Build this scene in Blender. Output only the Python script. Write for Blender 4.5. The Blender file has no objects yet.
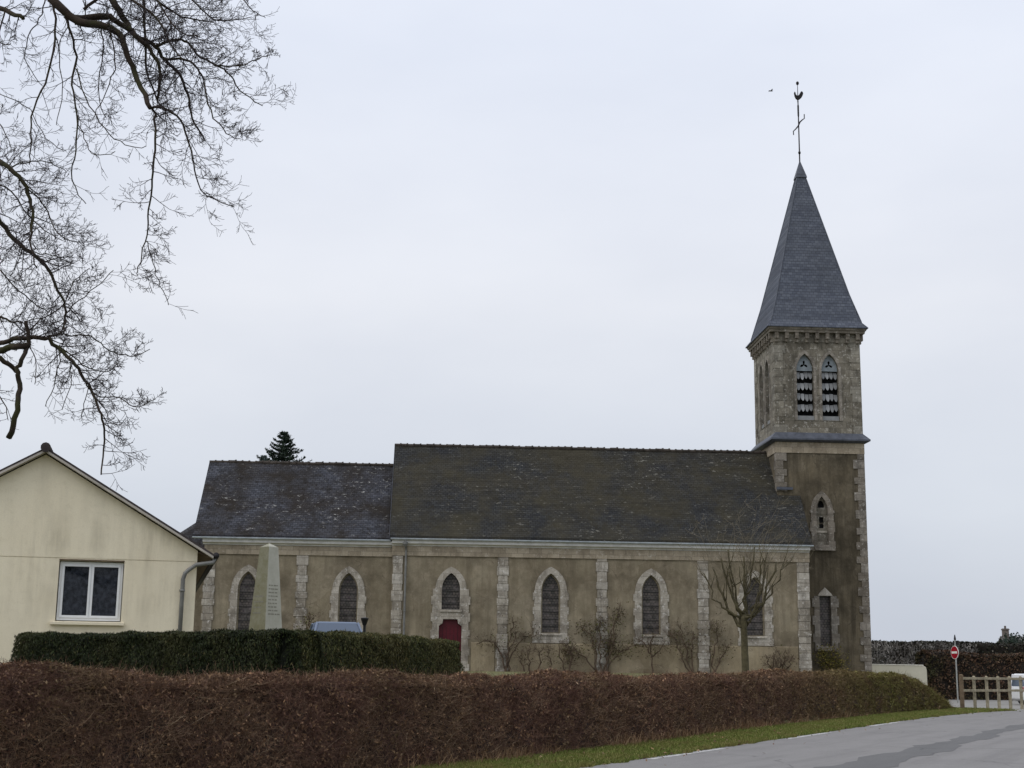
import bpy, math, random
import numpy as np
from mathutils import Vector, Matrix
from mathutils.geometry import tessellate_polygon

rnd = random.Random(7)
rng = np.random.default_rng(11)
SC = bpy.context.scene
COL = SC.collection
R = math.radians

# ------------------------------------------------------------------ camera
FPX, PITCH, ROLL, EYE = 1400.0, math.atan(0.2), 0.013, 1.65
cam_d = bpy.data.cameras.new('camera')
cam = bpy.data.objects.new('camera', cam_d)
COL.objects.link(cam)
cam_d.sensor_width = 36.0
cam_d.lens = FPX / 1024 * 36.0
cam_d.clip_end = 6000
fw = Vector((0, math.cos(PITCH), math.sin(PITCH)))
up0 = Vector((0, -math.sin(PITCH), math.cos(PITCH)))
rt0 = Vector((1, 0, 0))
rt = rt0 * math.cos(ROLL) + up0 * math.sin(ROLL)
up = up0 * math.cos(ROLL) - rt0 * math.sin(ROLL)
M3 = Matrix((rt, up, -fw)).transposed()
cam.matrix_world = Matrix.Translation((0, 0, EYE)) @ M3.to_4x4()
SC.camera = cam

# ------------------------------------------------------------------ light
SUN_EL, SUN_AZ = R(42), R(-125)          # azimuth from +Y towards +X
SKY_STRENGTH, SUN_STRENGTH, EXPOSURE = 0.102, 0.7, 0.07
world = bpy.data.worlds.new('World')
SC.world = world
world.use_nodes = True
wn = world.node_tree
wn.nodes.clear()
wo = wn.nodes.new('ShaderNodeOutputWorld')
wb = wn.nodes.new('ShaderNodeBackground')
wb.inputs['Strength'].default_value = SKY_STRENGTH
wn.links.new(wb.outputs[0], wo.inputs[0])
sky = wn.nodes.new('ShaderNodeTexSky')
sky.sky_type = 'NISHITA'
sky.sun_disc = False
sky.sun_elevation = SUN_EL
sky.sun_rotation = SUN_AZ
sky.dust_density = 3.0
geo = wn.nodes.new('ShaderNodeTexCoord')
sep = wn.nodes.new('ShaderNodeSeparateXYZ')
wn.links.new(geo.outputs['Generated'], sep.inputs[0])
wr = wn.nodes.new('ShaderNodeValToRGB')
wn.links.new(sep.outputs['Z'], wr.inputs[0])
for i, (p, c) in enumerate([(0.0, (5.6, 6.0, 6.8)), (0.12, (6.6, 7.0, 7.75)), (0.25, (7.75, 8.0, 8.65)), (0.42, (7.8, 8.25, 9.3)), (1.0, (13.5, 13.7, 14.2))]):
    e = wr.color_ramp.elements[i] if i < 2 else wr.color_ramp.elements.new(p)
    e.position = p
    e.color = (*c, 1)
wnz = wn.nodes.new('ShaderNodeTexNoise')
wnz.inputs['Scale'].default_value = 2.2
wnz.inputs['Detail'].default_value = 5
wmap = wn.nodes.new('ShaderNodeMapping')
wmap.inputs['Scale'].default_value = (1, 1, 2.4)
wn.links.new(geo.outputs['Generated'], wmap.inputs[0])
wn.links.new(wmap.outputs[0], wnz.inputs['Vector'])
wr2 = wn.nodes.new('ShaderNodeValToRGB')
wr2.color_ramp.elements[0].position = 0.3
wr2.color_ramp.elements[0].color = (0.89, 0.9, 0.92, 1)
wr2.color_ramp.elements[1].position = 0.72
wr2.color_ramp.elements[1].color = (1.08, 1.07, 1.05, 1)
wn.links.new(wnz.outputs['Fac'], wr2.inputs[0])
wmul = wn.nodes.new('ShaderNodeMix')
wmul.data_type = 'RGBA'
wmul.blend_type = 'MULTIPLY'
wmul.inputs[0].default_value = 1
wn.links.new(wr.outputs[0], wmul.inputs[6])
wn.links.new(wr2.outputs[0], wmul.inputs[7])
wmix = wn.nodes.new('ShaderNodeMix')
wmix.data_type = 'RGBA'
wmix.inputs[0].default_value = 0.93       # cloud cover over the clear sky
wn.links.new(sky.outputs[0], wmix.inputs[6])
wn.links.new(wmul.outputs[2], wmix.inputs[7])
wn.links.new(wmix.outputs[2], wb.inputs['Color'])

sun_d = bpy.data.lights.new('sun', 'SUN')
sun_d.energy = SUN_STRENGTH
sun_d.angle = R(25)
sun_d.color = (1.0, 0.96, 0.9)
sun = bpy.data.objects.new('sun', sun_d)
COL.objects.link(sun)
sd = Vector((math.sin(SUN_AZ) * math.cos(SUN_EL), math.cos(SUN_AZ) * math.cos(SUN_EL), math.sin(SUN_EL)))
sun.rotation_euler = sd.to_track_quat('Z', 'Y').to_euler()

SC.view_settings.view_transform = 'Standard'
SC.view_settings.look = 'None'
SC.view_settings.exposure = EXPOSURE
SC.view_settings.gamma = 1
SC.cycles.use_denoising = True
SC.cycles.max_bounces = 5
SC.cycles.diffuse_bounces = 3
SC.cycles.glossy_bounces = 2
SC.cycles.transparent_max_bounces = 6


def at(px, py, Y):
    """world point seen at a photo pixel, at depth Y metres down the road"""
    dx, dy = px - 512, py - 384
    c, s = math.cos(ROLL), math.sin(ROLL)
    ux, uy = c * dx + s * dy, -s * dx + c * dy
    d = Vector((ux, FPX * math.cos(PITCH) + uy * math.sin(PITCH), FPX * math.sin(PITCH) - uy * math.cos(PITCH)))
    return d * (Y / d.y) + Vector((0, 0, EYE))


# ------------------------------------------------------------------ materials
def C(r, g, b):
    f = lambda v: (v / 255 / 12.92) if v / 255 <= 0.04045 else ((v / 255 + 0.055) / 1.055) ** 2.4
    return (f(r), f(g), f(b), 1)


class NB:
    """node material builder"""
    def __init__(s, name, rough=0.9, spec=0.3):
        s.m = bpy.data.materials.new(name)
        s.m.use_nodes = True
        s.nt = s.m.node_tree
        s.b = s.nt.nodes['Principled BSDF']
        s.b.inputs['Roughness'].default_value = rough
        s.b.inputs['Specular IOR Level'].default_value = spec
        s.tc = s.nt.nodes.new('ShaderNodeTexCoord')
        s.obj = s.tc.outputs['Object']

    def put(s, sock, v):
        if isinstance(v, bpy.types.NodeSocket):
            s.nt.links.new(v, sock)
        else:
            sock.default_value = v

    def noise(s, scale, detail=5, rough=0.6, vec=None, sc=None, dist=0.0, loc=None):
        v = vec or s.obj
        if sc or loc:
            v = s.map(v, sc or (1, 1, 1), loc or (0, 0, 0))
        n = s.nt.nodes.new('ShaderNodeTexNoise')
        s.put(n.inputs['Vector'], v)
        n.inputs['Scale'].default_value = scale
        n.inputs['Detail'].default_value = detail
        n.inputs['Roughness'].default_value = rough
        n.inputs['Distortion'].default_value = dist
        return n.outputs['Fac']

    def map(s, v, sc, loc=(0, 0, 0), rot=(0, 0, 0)):
        m = s.nt.nodes.new('ShaderNodeMapping')
        s.put(m.inputs[0], v)
        m.inputs['Scale'].default_value = sc
        m.inputs['Location'].default_value = loc
        m.inputs['Rotation'].default_value = rot
        return m.outputs[0]

    def ramp(s, fac, stops, interp='LINEAR'):
        r = s.nt.nodes.new('ShaderNodeValToRGB')
        r.color_ramp.interpolation = interp
        s.put(r.inputs[0], fac)
        for i, (p, c) in enumerate(stops):
            e = r.color_ramp.elements[i] if i < 2 else r.color_ramp.elements.new(p)
            e.position = p
            e.color = c if isinstance(c, tuple) else (c, c, c, 1)
        return r.outputs[0]

    def mix(s, fac, a, b, blend='MIX'):
        m = s.nt.nodes.new('ShaderNodeMix')
        m.data_type = 'RGBA'
        m.blend_type = blend
        s.put(m.inputs[0], fac)
        s.put(m.inputs[6], a)
        s.put(m.inputs[7], b)
        return m.outputs[2]

    def math(s, op, a, b=0.0):
        m = s.nt.nodes.new('ShaderNodeMath')
        m.operation = op
        s.put(m.inputs[0], a)
        s.put(m.inputs[1], b)
        return m.outputs[0]

    def sep(s, v=None):
        n = s.nt.nodes.new('ShaderNodeSeparateXYZ')
        s.put(n.inputs[0], v or s.obj)
        return n.outputs

    def comb(s, x, y, z):
        n = s.nt.nodes.new('ShaderNodeCombineXYZ')
        for i, v in enumerate((x, y, z)):
            s.put(n.inputs[i], v)
        return n.outputs[0]

    def voro(s, scale, vec=None, feature='F1', out='Distance', sc=None):
        n = s.nt.nodes.new('ShaderNodeTexVoronoi')
        n.feature = feature
        v = vec or s.obj
        if sc:
            v = s.map(v, sc)
        s.put(n.inputs['Vector'], v)
        n.inputs['Scale'].default_value = scale
        return n.outputs[out]

    def brick(s, vec, bw, bh, c1, c2, mortar, ms=0.01, scale=1.0, bias=0.0):
        n = s.nt.nodes.new('ShaderNodeTexBrick')
        s.put(n.inputs['Vector'], vec)
        n.inputs['Scale'].default_value = scale
        n.inputs['Color1'].default_value = c1
        n.inputs['Color2'].default_value = c2
        n.inputs['Mortar'].default_value = mortar
        n.inputs['Mortar Size'].default_value = ms
        n.inputs['Mortar Smooth'].default_value = 0.3
        n.inputs['Bias'].default_value = bias
        n.inputs['Brick Width'].default_value = bw
        n.inputs['Row Height'].default_value = bh
        return n

    def island(s):
        return s.nt.nodes.new('ShaderNodeNewGeometry').outputs['Random Per Island']

    def bump(s, h, strength=0.4, dist=0.02):
        n = s.nt.nodes.new('ShaderNodeBump')
        n.inputs['Strength'].default_value = strength
        n.inputs['Distance'].default_value = dist
        s.put(n.inputs['Height'], h)
        s.nt.links.new(n.outputs[0], s.b.inputs['Normal'])

    def col(s, c):
        s.put(s.b.inputs['Base Color'], c)
        return s.m


def plain(name, c, rough=0.6, metal=0.0, var=0.12, scale=6, spec=0.3):
    n = NB(name, rough, spec)
    n.b.inputs['Metallic'].default_value = metal
    f = n.noise(scale, 6, 0.65)
    d = tuple(v * (1 - 2 * var) for v in c[:3]) + (1,)
    l = tuple(min(1, v * (1 + 1.2 * var)) for v in c[:3]) + (1,)
    return n.col(n.ramp(f, [(0.3, d), (0.7, l)]))


MAT = {}


def mk_plaster(name, base, dark, pale, mossy, moss_amt, low):
    """old lime render: cloudy tone, vertical run marks, stains; a lighter repaired skirt below z=low"""
    n = NB(name, 0.95, 0.15)
    big = n.noise(0.45, 6, 0.6)
    med = n.noise(2.3, 8, 0.7, loc=(3, 1, 7))
    runs = n.noise(1.0, 6, 0.65, sc=(2.6, 2.6, 0.22))
    c = n.mix(n.ramp(big, [(0.36, 0.0), (0.66, 1.0)]), base, dark)
    c = n.mix(n.math('MULTIPLY', n.ramp(med, [(0.45, 0.0), (0.75, 1.0)]), 0.5), c, pale)
    c = n.mix(n.math('MULTIPLY', n.ramp(runs, [(0.46, 0.0), (0.66, 1.0)]), 0.75 if moss_amt > 0.6 else 0.55), c, dark)
    ms = n.noise(0.9, 9, 0.72, sc=(1, 1, 0.5), loc=(9, 4, 2))
    c = n.mix(n.math('MULTIPLY', n.ramp(ms, [(0.5, 0.0), (0.68, 1.0)]), moss_amt), c, mossy)
    wv = n.nt.nodes.new('ShaderNodeVectorMath')
    wv.operation = 'ADD'
    n.put(wv.inputs[0], n.obj)
    nz = n.nt.nodes.new('ShaderNodeTexNoise')
    nz.inputs['Scale'].default_value = 1.2
    nz.inputs['Detail'].default_value = 5
    n.put(nz.inputs['Vector'], n.obj)
    n.put(wv.inputs[1], nz.outputs['Color'])
    cell = n.voro(0.55, wv.outputs[0], 'F1', 'Color')
    c = n.mix(0.55, c, n.mix(1.0, c, n.ramp(n.sep(cell)[0], [(0.0, C(212, 208, 200)), (0.5, C(250, 248, 244)), (1.0, C(255, 255, 255))]), 'MULTIPLY'))
    ck = n.voro(0.5, wv.outputs[0], 'DISTANCE_TO_EDGE')
    ckm = n.math('MULTIPLY', n.ramp(ck, [(0.0, 1.0), (0.012, 0.0)]), n.ramp(med, [(0.48, 0.0), (0.58, 0.6)]))
    c = n.mix(ckm, c, tuple(v * 0.5 for v in dark[:3]) + (1,))
    fine = n.noise(22, 4, 0.7)
    c = n.mix(0.35, c, n.mix(1.0, c, n.ramp(fine, [(0.3, 0.65), (0.7, 1.3)]), 'MULTIPLY'))
    n.bump(n.math('ADD', fine, med), 0.3, 0.02)
    return n.col(c)


MAT['plaster'] = mk_plaster('lime_plaster', C(146, 137, 118), C(104, 96, 82), C(172, 159, 140), C(94, 84, 66), 0.4, 2.7)
MAT['plaster_low'] = mk_plaster('skirt_plaster', C(160, 148, 124), C(128, 117, 98), C(174, 163, 142), C(104, 95, 78), 0.5, 0)
MAT['plaster_tower'] = mk_plaster('tower_plaster', C(112, 103, 87), C(64, 59, 50), C(134, 125, 110), C(58, 54, 45), 0.75, 0)


def mk_stone(name, a, b, lichen, grime, amt, joints=True):
    n = NB(name, 0.92, 0.2)
    o = n.sep()
    v = n.comb(n.math('ADD', o['X'], o['Y']), o['Z'], 0.0)
    br = n.brick(v, 0.62, 0.36, a, b, tuple(x * 0.55 for x in a[:3]) + (1,), 0.012)
    c = br.outputs['Color'] if joints else a
    g = n.noise(1.5, 8, 0.7, sc=(1.2, 1.2, 0.7))
    c = n.mix(n.math('MULTIPLY', n.ramp(g, [(0.45, 0.0), (0.7, 1.0)]), amt), c, grime)
    c = n.mix(0.8, c, n.mix(1.0, c, n.ramp(n.island(), [(0.0, C(176, 170, 160)), (0.5, C(228, 224, 218)), (1.0, C(255, 255, 255))]), 'MULTIPLY'))
    l = n.noise(5.5, 8, 0.75, loc=(5, 2, 8))
    c = n.mix(n.math('MULTIPLY', n.ramp(l, [(0.55, 0.0), (0.68, 1.0)]), amt), c, lichen)
    f = n.noise(18, 5, 0.7)
    c = n.mix(0.4, c, n.mix(1.0, c, n.ramp(f, [(0.3, 0.6), (0.7, 1.35)]), 'MULTIPLY'))
    n.bump(n.math('ADD', n.math('MULTIPLY', br.outputs['Fac'], -0.6), f), 0.35, 0.02)
    return n.col(c)


MAT['stone'] = mk_stone('limestone_trim', C(188, 183, 174), C(158, 152, 143), C(216, 213, 208), C(94, 88, 80), 0.85)
MAT['stone_frieze'] = mk_stone('frieze_stone', C(180, 170, 153), C(156, 146, 130), C(200, 193, 181), C(112, 103, 90), 0.65)
MAT['stone_belfry'] = mk_stone('belfry_stone', C(154, 150, 140), C(120, 116, 108), C(198, 195, 188), C(68, 66, 60), 0.9)
MAT['stone_dark'] = mk_stone('weathered_quoin', C(150, 144, 136), C(126, 120, 112), C(186, 182, 176), C(74, 71, 66), 0.85)


def mk_slate(name, c1, c2, gap, moss, moss_amt, fleck, fleck_amt, axis='X', row=0.15, wide=0.24, slope=0.75):
    n = NB(name, 0.85, 0.12)
    o = n.sep()
    h = n.math('MULTIPLY', o['Z'], 1 / slope)
    v = n.comb(o[axis], h, 0.0)
    br = n.brick(v, wide, row, c1, c2, gap, 0.012, 1.0)
    c = br.outputs['Color']
    big = n.noise(0.5, 7, 0.65)
    c = n.mix(n.math('MULTIPLY', n.ramp(big, [(0.38, 0.0), (0.62, 1.0)]), moss_amt), c, moss)
    m2 = n.noise(2.6, 8, 0.75, loc=(4, 8, 1))
    c = n.mix(n.math('MULTIPLY', n.ramp(m2, [(0.5, 0.0), (0.64, 1.0)]), moss_amt * 0.8), c, tuple(x * 0.6 for x in moss[:3]) + (1,))
    fl = n.noise(3.4, 6, 0.8, sc=(1.0, 1.0, 2.4), loc=(1, 3, 5))
    fl2 = n.noise(0.35, 3, 0.5, loc=(7, 7, 7))
    k = n.math('MULTIPLY', n.ramp(fl, [(0.59, 0.0), (0.64, 1.0)]), n.ramp(fl2, [(0.42, 0.15), (0.62, 1.0)]))
    c = n.mix(n.math('MULTIPLY', k, fleck_amt), c, fleck)
    rows = n.noise(1.0, 3, 0.6, sc=(0.6, 0.6, 7.0))
    c = n.mix(0.5, c, n.mix(1.0, c, n.ramp(rows, [(0.3, 0.6), (0.7, 1.35)]), 'MULTIPLY'))
    n.bump(n.math('ADD', n.math('MULTIPLY', br.outputs['Fac'], -1.0), n.math('MULTIPLY', m2, 0.9)), 0.6, 0.03)
    return n.col(c)


MAT['slate_nave'] = mk_slate('nave_slate', C(60, 61, 62), C(45, 46, 49), C(28, 28, 28), C(64, 60, 48), 0.8, C(146, 144, 136), 0.75)
MAT['slate_choir'] = mk_slate('choir_slate', C(78, 80, 88), C(58, 60, 67), C(36, 37, 41), C(46, 42, 39), 1.0, C(178, 177, 174), 0.95)
MAT['slate_spire'] = mk_slate('spire_slate', C(98, 103, 114), C(80, 85, 97), C(66, 70, 80), C(80, 83, 90), 0.3, C(100, 104, 112), 0.2, row=0.17, slope=1.0)
MAT['ridge'] = plain('ridge_tile_clay', C(64, 58, 53), 0.9, 0, 0.3, 3)
MAT['zinc'] = plain('zinc_gutter', C(196, 205, 218), 0.5, 0.2, 0.15, 3)
MAT['lead'] = plain('lead_sheet', C(84, 88, 98), 0.55, 0.3, 0.2, 3)
MAT['cornice_white'] = plain('painted_cornice', C(210, 209, 208), 0.8, 0, 0.12, 2)
MAT['cornice_slab'] = plain('weathered_cornice_slab', C(92, 90, 88), 0.9, 0, 0.25, 3)
MAT['iron'] = plain('wrought_iron', C(44, 42, 44), 0.6, 0.6, 0.2, 10)
MAT['red_door'] = plain('red_door_paint', C(80, 12, 27), 0.5, 0, 0.15, 4)
def mk_louver():
    n = NB('painted_louver', 0.8, 0.2)
    c = n.ramp(n.island(), [(0.0, C(108, 110, 112)), (0.6, C(160, 162, 164)), (1.0, C(192, 193, 194))])
    return n.col(n.mix(0.5, c, n.mix(1.0, c, n.ramp(n.noise(5, 6, .7), [(0.35, 0.55), (0.65, 1.0)]), 'MULTIPLY')))


MAT['louver'] = mk_louver()
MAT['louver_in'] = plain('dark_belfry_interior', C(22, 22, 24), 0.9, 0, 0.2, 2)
MAT['tympanum'] = plain('belfry_tympanum_sheet', C(132, 141, 148), 0.7, 0, 0.15, 5)


def mk_stained(name):
    n = NB(name, 0.4, 0.3)
    o = n.sep()
    v = n.comb(o['X'], o['Z'], 0.0)
    br = n.brick(v, 0.16, 0.13, C(92, 84, 79), C(62, 60, 56), C(26, 25, 24), 0.016)
    nz = n.noise(3.2, 5, 0.6)
    c = n.mix(n.ramp(nz, [(0.45, 0.0), (0.7, 0.7)]), br.outputs['Color'], C(104, 98, 98))
    nz2 = n.noise(5.0, 4, 0.6, loc=(8, 1, 1))
    c = n.mix(n.ramp(nz2, [(0.56, 0.0), (0.7, 0.6)]), c, C(52, 36, 50))
    n.bump(n.noise(14, 4), 0.25, 0.01)
    return n.col(c)


MAT['stained'] = mk_stained('leaded_glass')
MAT['bar'] = plain('glazing_bar_iron', C(60, 58, 57), 0.6, 0.2, 0.2, 8)
MAT['stone_panel'] = mk_stone('blind_panel_stone', C(150, 142, 124), C(140, 132, 114), C(170, 164, 150), C(96, 90, 78), 0.5)


def mk_house():
    n = NB('cream_render', 0.95, 0.15)
    base, grime = C(226, 217, 194), C(138, 130, 113)
    o = n.sep()
    runs = n.noise(1.0, 7, 0.65, sc=(2.4, 2.4, 0.3))
    big = n.noise(0.55, 5, 0.6)
    zone = n.ramp(n.math('MULTIPLY', o['Z'], 0.1), [(0.24, 0.15), (0.3, 0.75), (0.44, 0.9), (0.56, 0.3)])
    k = n.math('MULTIPLY', n.ramp(runs, [(0.42, 0.0), (0.75, 1.0)]), zone)
    pt = n.noise(0.5, 4, 0.6, loc=(6, 0, 3))
    k = n.math('MULTIPLY', k, n.ramp(pt, [(0.42, 0.1), (0.6, 1.0)]))
    spk = n.noise(6, 7, 0.8, loc=(1, 5, 2))
    c = n.mix(n.math('MULTIPLY', k, 0.95), base, grime)
    c = n.mix(n.ramp(spk, [(0.52, 0.0), (0.75, 0.35)]), c, C(178, 166, 138))
    c = n.mix(n.ramp(big, [(0.4, 0.0), (0.75, 0.4)]), c, C(211, 199, 172))
    f = n.noise(40, 4, 0.7)
    c = n.mix(0.2, c, n.mix(1.0, c, n.ramp(f, [(0.3, 0.75), (0.7, 1.2)]), 'MULTIPLY'))
    n.bump(f, 0.25, 0.01)
    return n.col(c)


MAT['house'] = mk_house()
MAT['pvc'] = plain('white_pvc', C(226, 228, 230), 0.4, 0, 0.03, 3)
MAT['barge'] = plain('pale_barge_board', C(172, 166, 158), 0.7, 0, 0.12, 3)
MAT['soffit'] = plain('brown_soffit_wood', C(96, 80, 66), 0.85, 0, 0.25, 4)
MAT['roof_tile'] = plain('dark_roof_tile', C(66, 60, 60), 0.85, 0, 0.25, 4)
MAT['grey_pipe'] = plain('grey_zinc_pipe', C(120, 120, 118), 0.5, 0.2, 0.15, 4)


def mk_pane():
    n = NB('window_pane', 0.03, 0.5)
    n.b.inputs['Alpha'].default_value = 0.35      # thin clear glass: what is left is its reflection
    return n.col(C(14, 18, 24))


MAT['pane'] = mk_pane()


def mk_curtain():
    n = NB('lace_and_reflection_curtain', 0.9, 0.1)
    z = n.noise(9, 6, 0.75)
    return n.col(n.ramp(z, [(0.4, C(34, 38, 48)), (0.62, C(116, 124, 140))]))  # lace mottle that also paints in tree reflections of the panes


MAT['curtain'] = mk_curtain()


def mk_leaf(name, stops, patch, patch_amt, patch_scale=0.5, rough=0.7, x_mix=None):
    """leaf colour drawn per leaf, with broad patches of another tone"""
    n = NB(name, rough, 0.2)
    c = n.ramp(n.island(), stops)
    p = n.noise(patch_scale, 4, 0.6)
    c = n.mix(n.math('MULTIPLY', n.ramp(p, [(0.45, 0.0), (0.62, 1.0)]), patch_amt), c, patch)
    if x_mix:
        x0, x1, col, amt = x_mix
        o = n.sep()
        mr = n.nt.nodes.new('ShaderNodeMapRange')
        n.put(mr.inputs[0], o['X'])
        mr.inputs[1].default_value = x0
        mr.inputs[2].default_value = x1
        q = n.noise(1.3, 5, 0.7, loc=(2, 9, 4))
        k = n.math('MULTIPLY', mr.outputs[0], n.ramp(q, [(0.3, 0.0), (0.5, 1.0)]))
        c = n.mix(n.math('MULTIPLY', k, amt), c, n.mix(n.island(), col, tuple(v * 0.5 for v in col[:3]) + (1,)))
    return n.col(c)


MAT['beech'] = mk_leaf('russet_beech_leaf', [(0.0, C(68, 48, 43)), (0.35, C(108, 78, 64)), (0.75, C(138, 108, 82)), (0.97, C(164, 130, 98)), (1.0, C(196, 168, 138))], C(106, 94, 64), 0.65, 0.55, x_mix=(8.0, 14.0, C(120, 118, 62), 1.0))
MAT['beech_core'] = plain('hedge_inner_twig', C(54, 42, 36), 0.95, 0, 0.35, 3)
MAT['hedge_twig'] = mk_leaf('hedge_twig_bark', [(0.0, C(78, 58, 50)), (0.6, C(122, 98, 80)), (0.93, C(154, 130, 104)), (1.0, C(196, 174, 144))], C(102, 72, 66), 0.6, 0.6, x_mix=(8.0, 14.0, C(126, 118, 68), 0.8))
MAT['cypress'] = mk_leaf('cypress_spray', [(0.0, C(18, 23, 12)), (0.6, C(34, 43, 20)), (0.95, C(52, 62, 30)), (1.0, C(88, 80, 50))], C(70, 68, 38), 0.5, 0.5, x_mix=(-3.4, -1.5, C(84, 84, 46), 0.45))  # lit tone mixed in past the hedge corner
MAT['cypress_lit'] = mk_leaf('lit_cypress_spray', [(0.0, C(38, 41, 22)), (0.6, C(66, 70, 37)), (0.94, C(92, 92, 52)), (1.0, C(120, 102, 68))], C(84, 76, 44), 0.5, 0.6)  # lighter copy of cypress: light on this hedge face put into colour
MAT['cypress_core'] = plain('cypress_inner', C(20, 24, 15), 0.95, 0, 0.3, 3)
MAT['thicket'] = mk_leaf('dark_thicket_leaf', [(0.0, C(50, 40, 33)), (0.5, C(88, 64, 52)), (0.9, C(116, 88, 70)), (1.0, C(140, 116, 94))], C(62, 70, 42), 0.7, 0.35, x_mix=(23.0, 24.5, C(50, 56, 30), 0.25))
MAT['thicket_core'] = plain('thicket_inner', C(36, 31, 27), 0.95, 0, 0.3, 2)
MAT['far_hedge'] = mk_leaf('far_hedge_leaf', [(0.0, C(26, 28, 22)), (0.6, C(44, 46, 36)), (0.9, C(62, 60, 48)), (1.0, C(110, 104, 94))], C(34, 42, 28), 0.4, 0.3)
MAT['pale_twig'] = mk_leaf('pale_grey_stem', [(0.0, C(84, 80, 78)), (1.0, C(180, 176, 172))], C(70, 64, 60), 0.75, 0.7)
MAT['bark_dark'] = plain('dark_wet_bark', C(54, 46, 44), 0.9, 0, 0.3, 8)


def mk_moss_bark():
    n = NB('mossy_bark', 0.95, 0.2)
    a = n.noise(9, 6, 0.7)
    b = n.noise(2.4, 5, 0.7, loc=(3, 3, 3))
    c = n.ramp(a, [(0.3, C(34, 28, 26)), (0.7, C(70, 60, 52))])
    c = n.mix(n.ramp(b, [(0.46, 0.0), (0.62, 0.7)]), c, C(54, 58, 30))
    n.bump(a, 0.6, 0.02)
    return n.col(c)


MAT['moss_bark'] = mk_moss_bark()
MAT['twig'] = plain('bare_twig', C(48, 41, 43), 0.85, 0, 0.2, 3)
MAT['young_bark'] = plain('green_grey_young_bark', C(80, 74, 54), 0.9, 0, 0.3, 6)
MAT['young_twig'] = plain('young_twig_bark', C(112, 104, 88), 0.9, 0, 0.2, 4)
MAT['vine'] = plain('climber_stem', C(86, 72, 60), 0.9, 0, 0.3, 4)
MAT['vine_leaf'] = mk_leaf('withered_climber_leaf', [(0.0, C(50, 42, 34)), (0.6, C(86, 72, 50)), (1.0, C(96, 100, 58))], C(60, 66, 38), 0.4)
MAT['shrub_leaf'] = mk_leaf('yellow_green_shrub_leaf', [(0.0, C(60, 58, 30)), (0.6, C(104, 98, 48)), (1.0, C(146, 132, 70))], C(80, 82, 40), 0.4)
MAT['spruce'] = mk_leaf('spruce_needle', [(0.0, C(18, 26, 22)), (0.6, C(34, 48, 38)), (1.0, C(56, 72, 56))], C(30, 40, 34), 0.4)
MAT['pale_conifer'] = mk_leaf('grey_conifer_needle', [(0.0, C(60, 72, 72)), (1.0, C(108, 120, 120))], C(80, 90, 90), 0.4)
MAT['grass_blade'] = mk_leaf('grass_blade', [(0.0, C(80, 94, 42)), (0.6, C(112, 126, 60)), (0.9, C(142, 146, 84)), (1.0, C(178, 164, 118))], C(128, 118, 74), 0.65, 0.9)
MAT['dry_grass'] = mk_leaf('dry_grass_blade', [(0.0, C(108, 84, 62)), (0.6, C(150, 122, 94)), (1.0, C(184, 160, 128))], C(120, 96, 70), 0.4)


def mk_ground():
    n = NB('grass_ground', 0.95, 0.1)
    a = n.noise(0.8, 8, 0.7)
    b = n.noise(14, 6, 0.75)
    c = n.ramp(a, [(0.35, C(88, 90, 60)), (0.65, C(112, 112, 78))])
    c = n.mix(n.ramp(b, [(0.45, 0.0), (0.75, 0.8)]), c, C(118, 108, 88))
    n.bump(b, 0.6, 0.04)
    return n.col(c)


MAT['ground'] = mk_ground()


def mk_asphalt(name, a, b, rough):
    n = NB(name, rough, 0.4)
    f = n.noise(55, 5, 0.8)
    m = n.noise(0.7, 6, 0.65)
    tr = n.noise(1.0, 4, 0.6, vec=n.map(n.obj, (1, 1, 1), (0, 0, 0), (0, 0, R(28))), sc=(2.2, 0.12, 1))
    c = n.ramp(f, [(0.3, a), (0.7, b)])
    c = n.mix(n.ramp(m, [(0.4, 0.0), (0.7, 0.35)]), c, a)
    c = n.mix(n.ramp(tr, [(0.45, 0.0), (0.7, 0.35)]), c, tuple(v * 0.7 for v in a[:3]) + (1,))
    wv = n.nt.nodes.new('ShaderNodeVectorMath')
    wv.operation = 'ADD'
    n.put(wv.inputs[0], n.obj)
    nz = n.nt.nodes.new('ShaderNodeTexNoise')
    nz.inputs['Scale'].default_value = 0.8
    n.put(nz.inputs['Vector'], n.obj)
    n.put(wv.inputs[1], nz.outputs['Color'])
    ck = n.voro(0.22, wv.outputs[0], 'DISTANCE_TO_EDGE')
    ckm = n.math('MULTIPLY', n.ramp(ck, [(0.0, 1.0), (0.008, 0.0)]), n.ramp(m, [(0.45, 0.0), (0.55, 1.0)]))
    c = n.mix(n.math('MULTIPLY', ckm, 0.75), c, tuple(v * 0.45 for v in a[:3]) + (1,))
    st = n.noise(2.2, 7, 0.75, loc=(4, 4, 4))
    c = n.mix(n.ramp(st, [(0.55, 0.0), (0.72, 0.4)]), c, tuple(v * 0.62 for v in a[:3]) + (1,))
    n.bump(f, 0.35, 0.01)
    return n.col(c)


MAT['asphalt'] = mk_asphalt('worn_asphalt', C(108, 106, 106), C(136, 134, 133), 0.85)
MAT['patch'] = mk_asphalt('dark_asphalt_patch', C(84, 84, 85), C(101, 100, 100), 0.8)
MAT['gravel'] = mk_asphalt('pale_side_road', C(124, 122, 119), C(146, 144, 140), 0.9)


def mk_line():
    n = NB('worn_road_paint', 0.7, 0.3)
    z = n.noise(7, 6, 0.8)
    return n.col(n.ramp(z, [(0.4, C(128, 128, 128)), (0.6, C(196, 196, 194))]))


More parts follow.
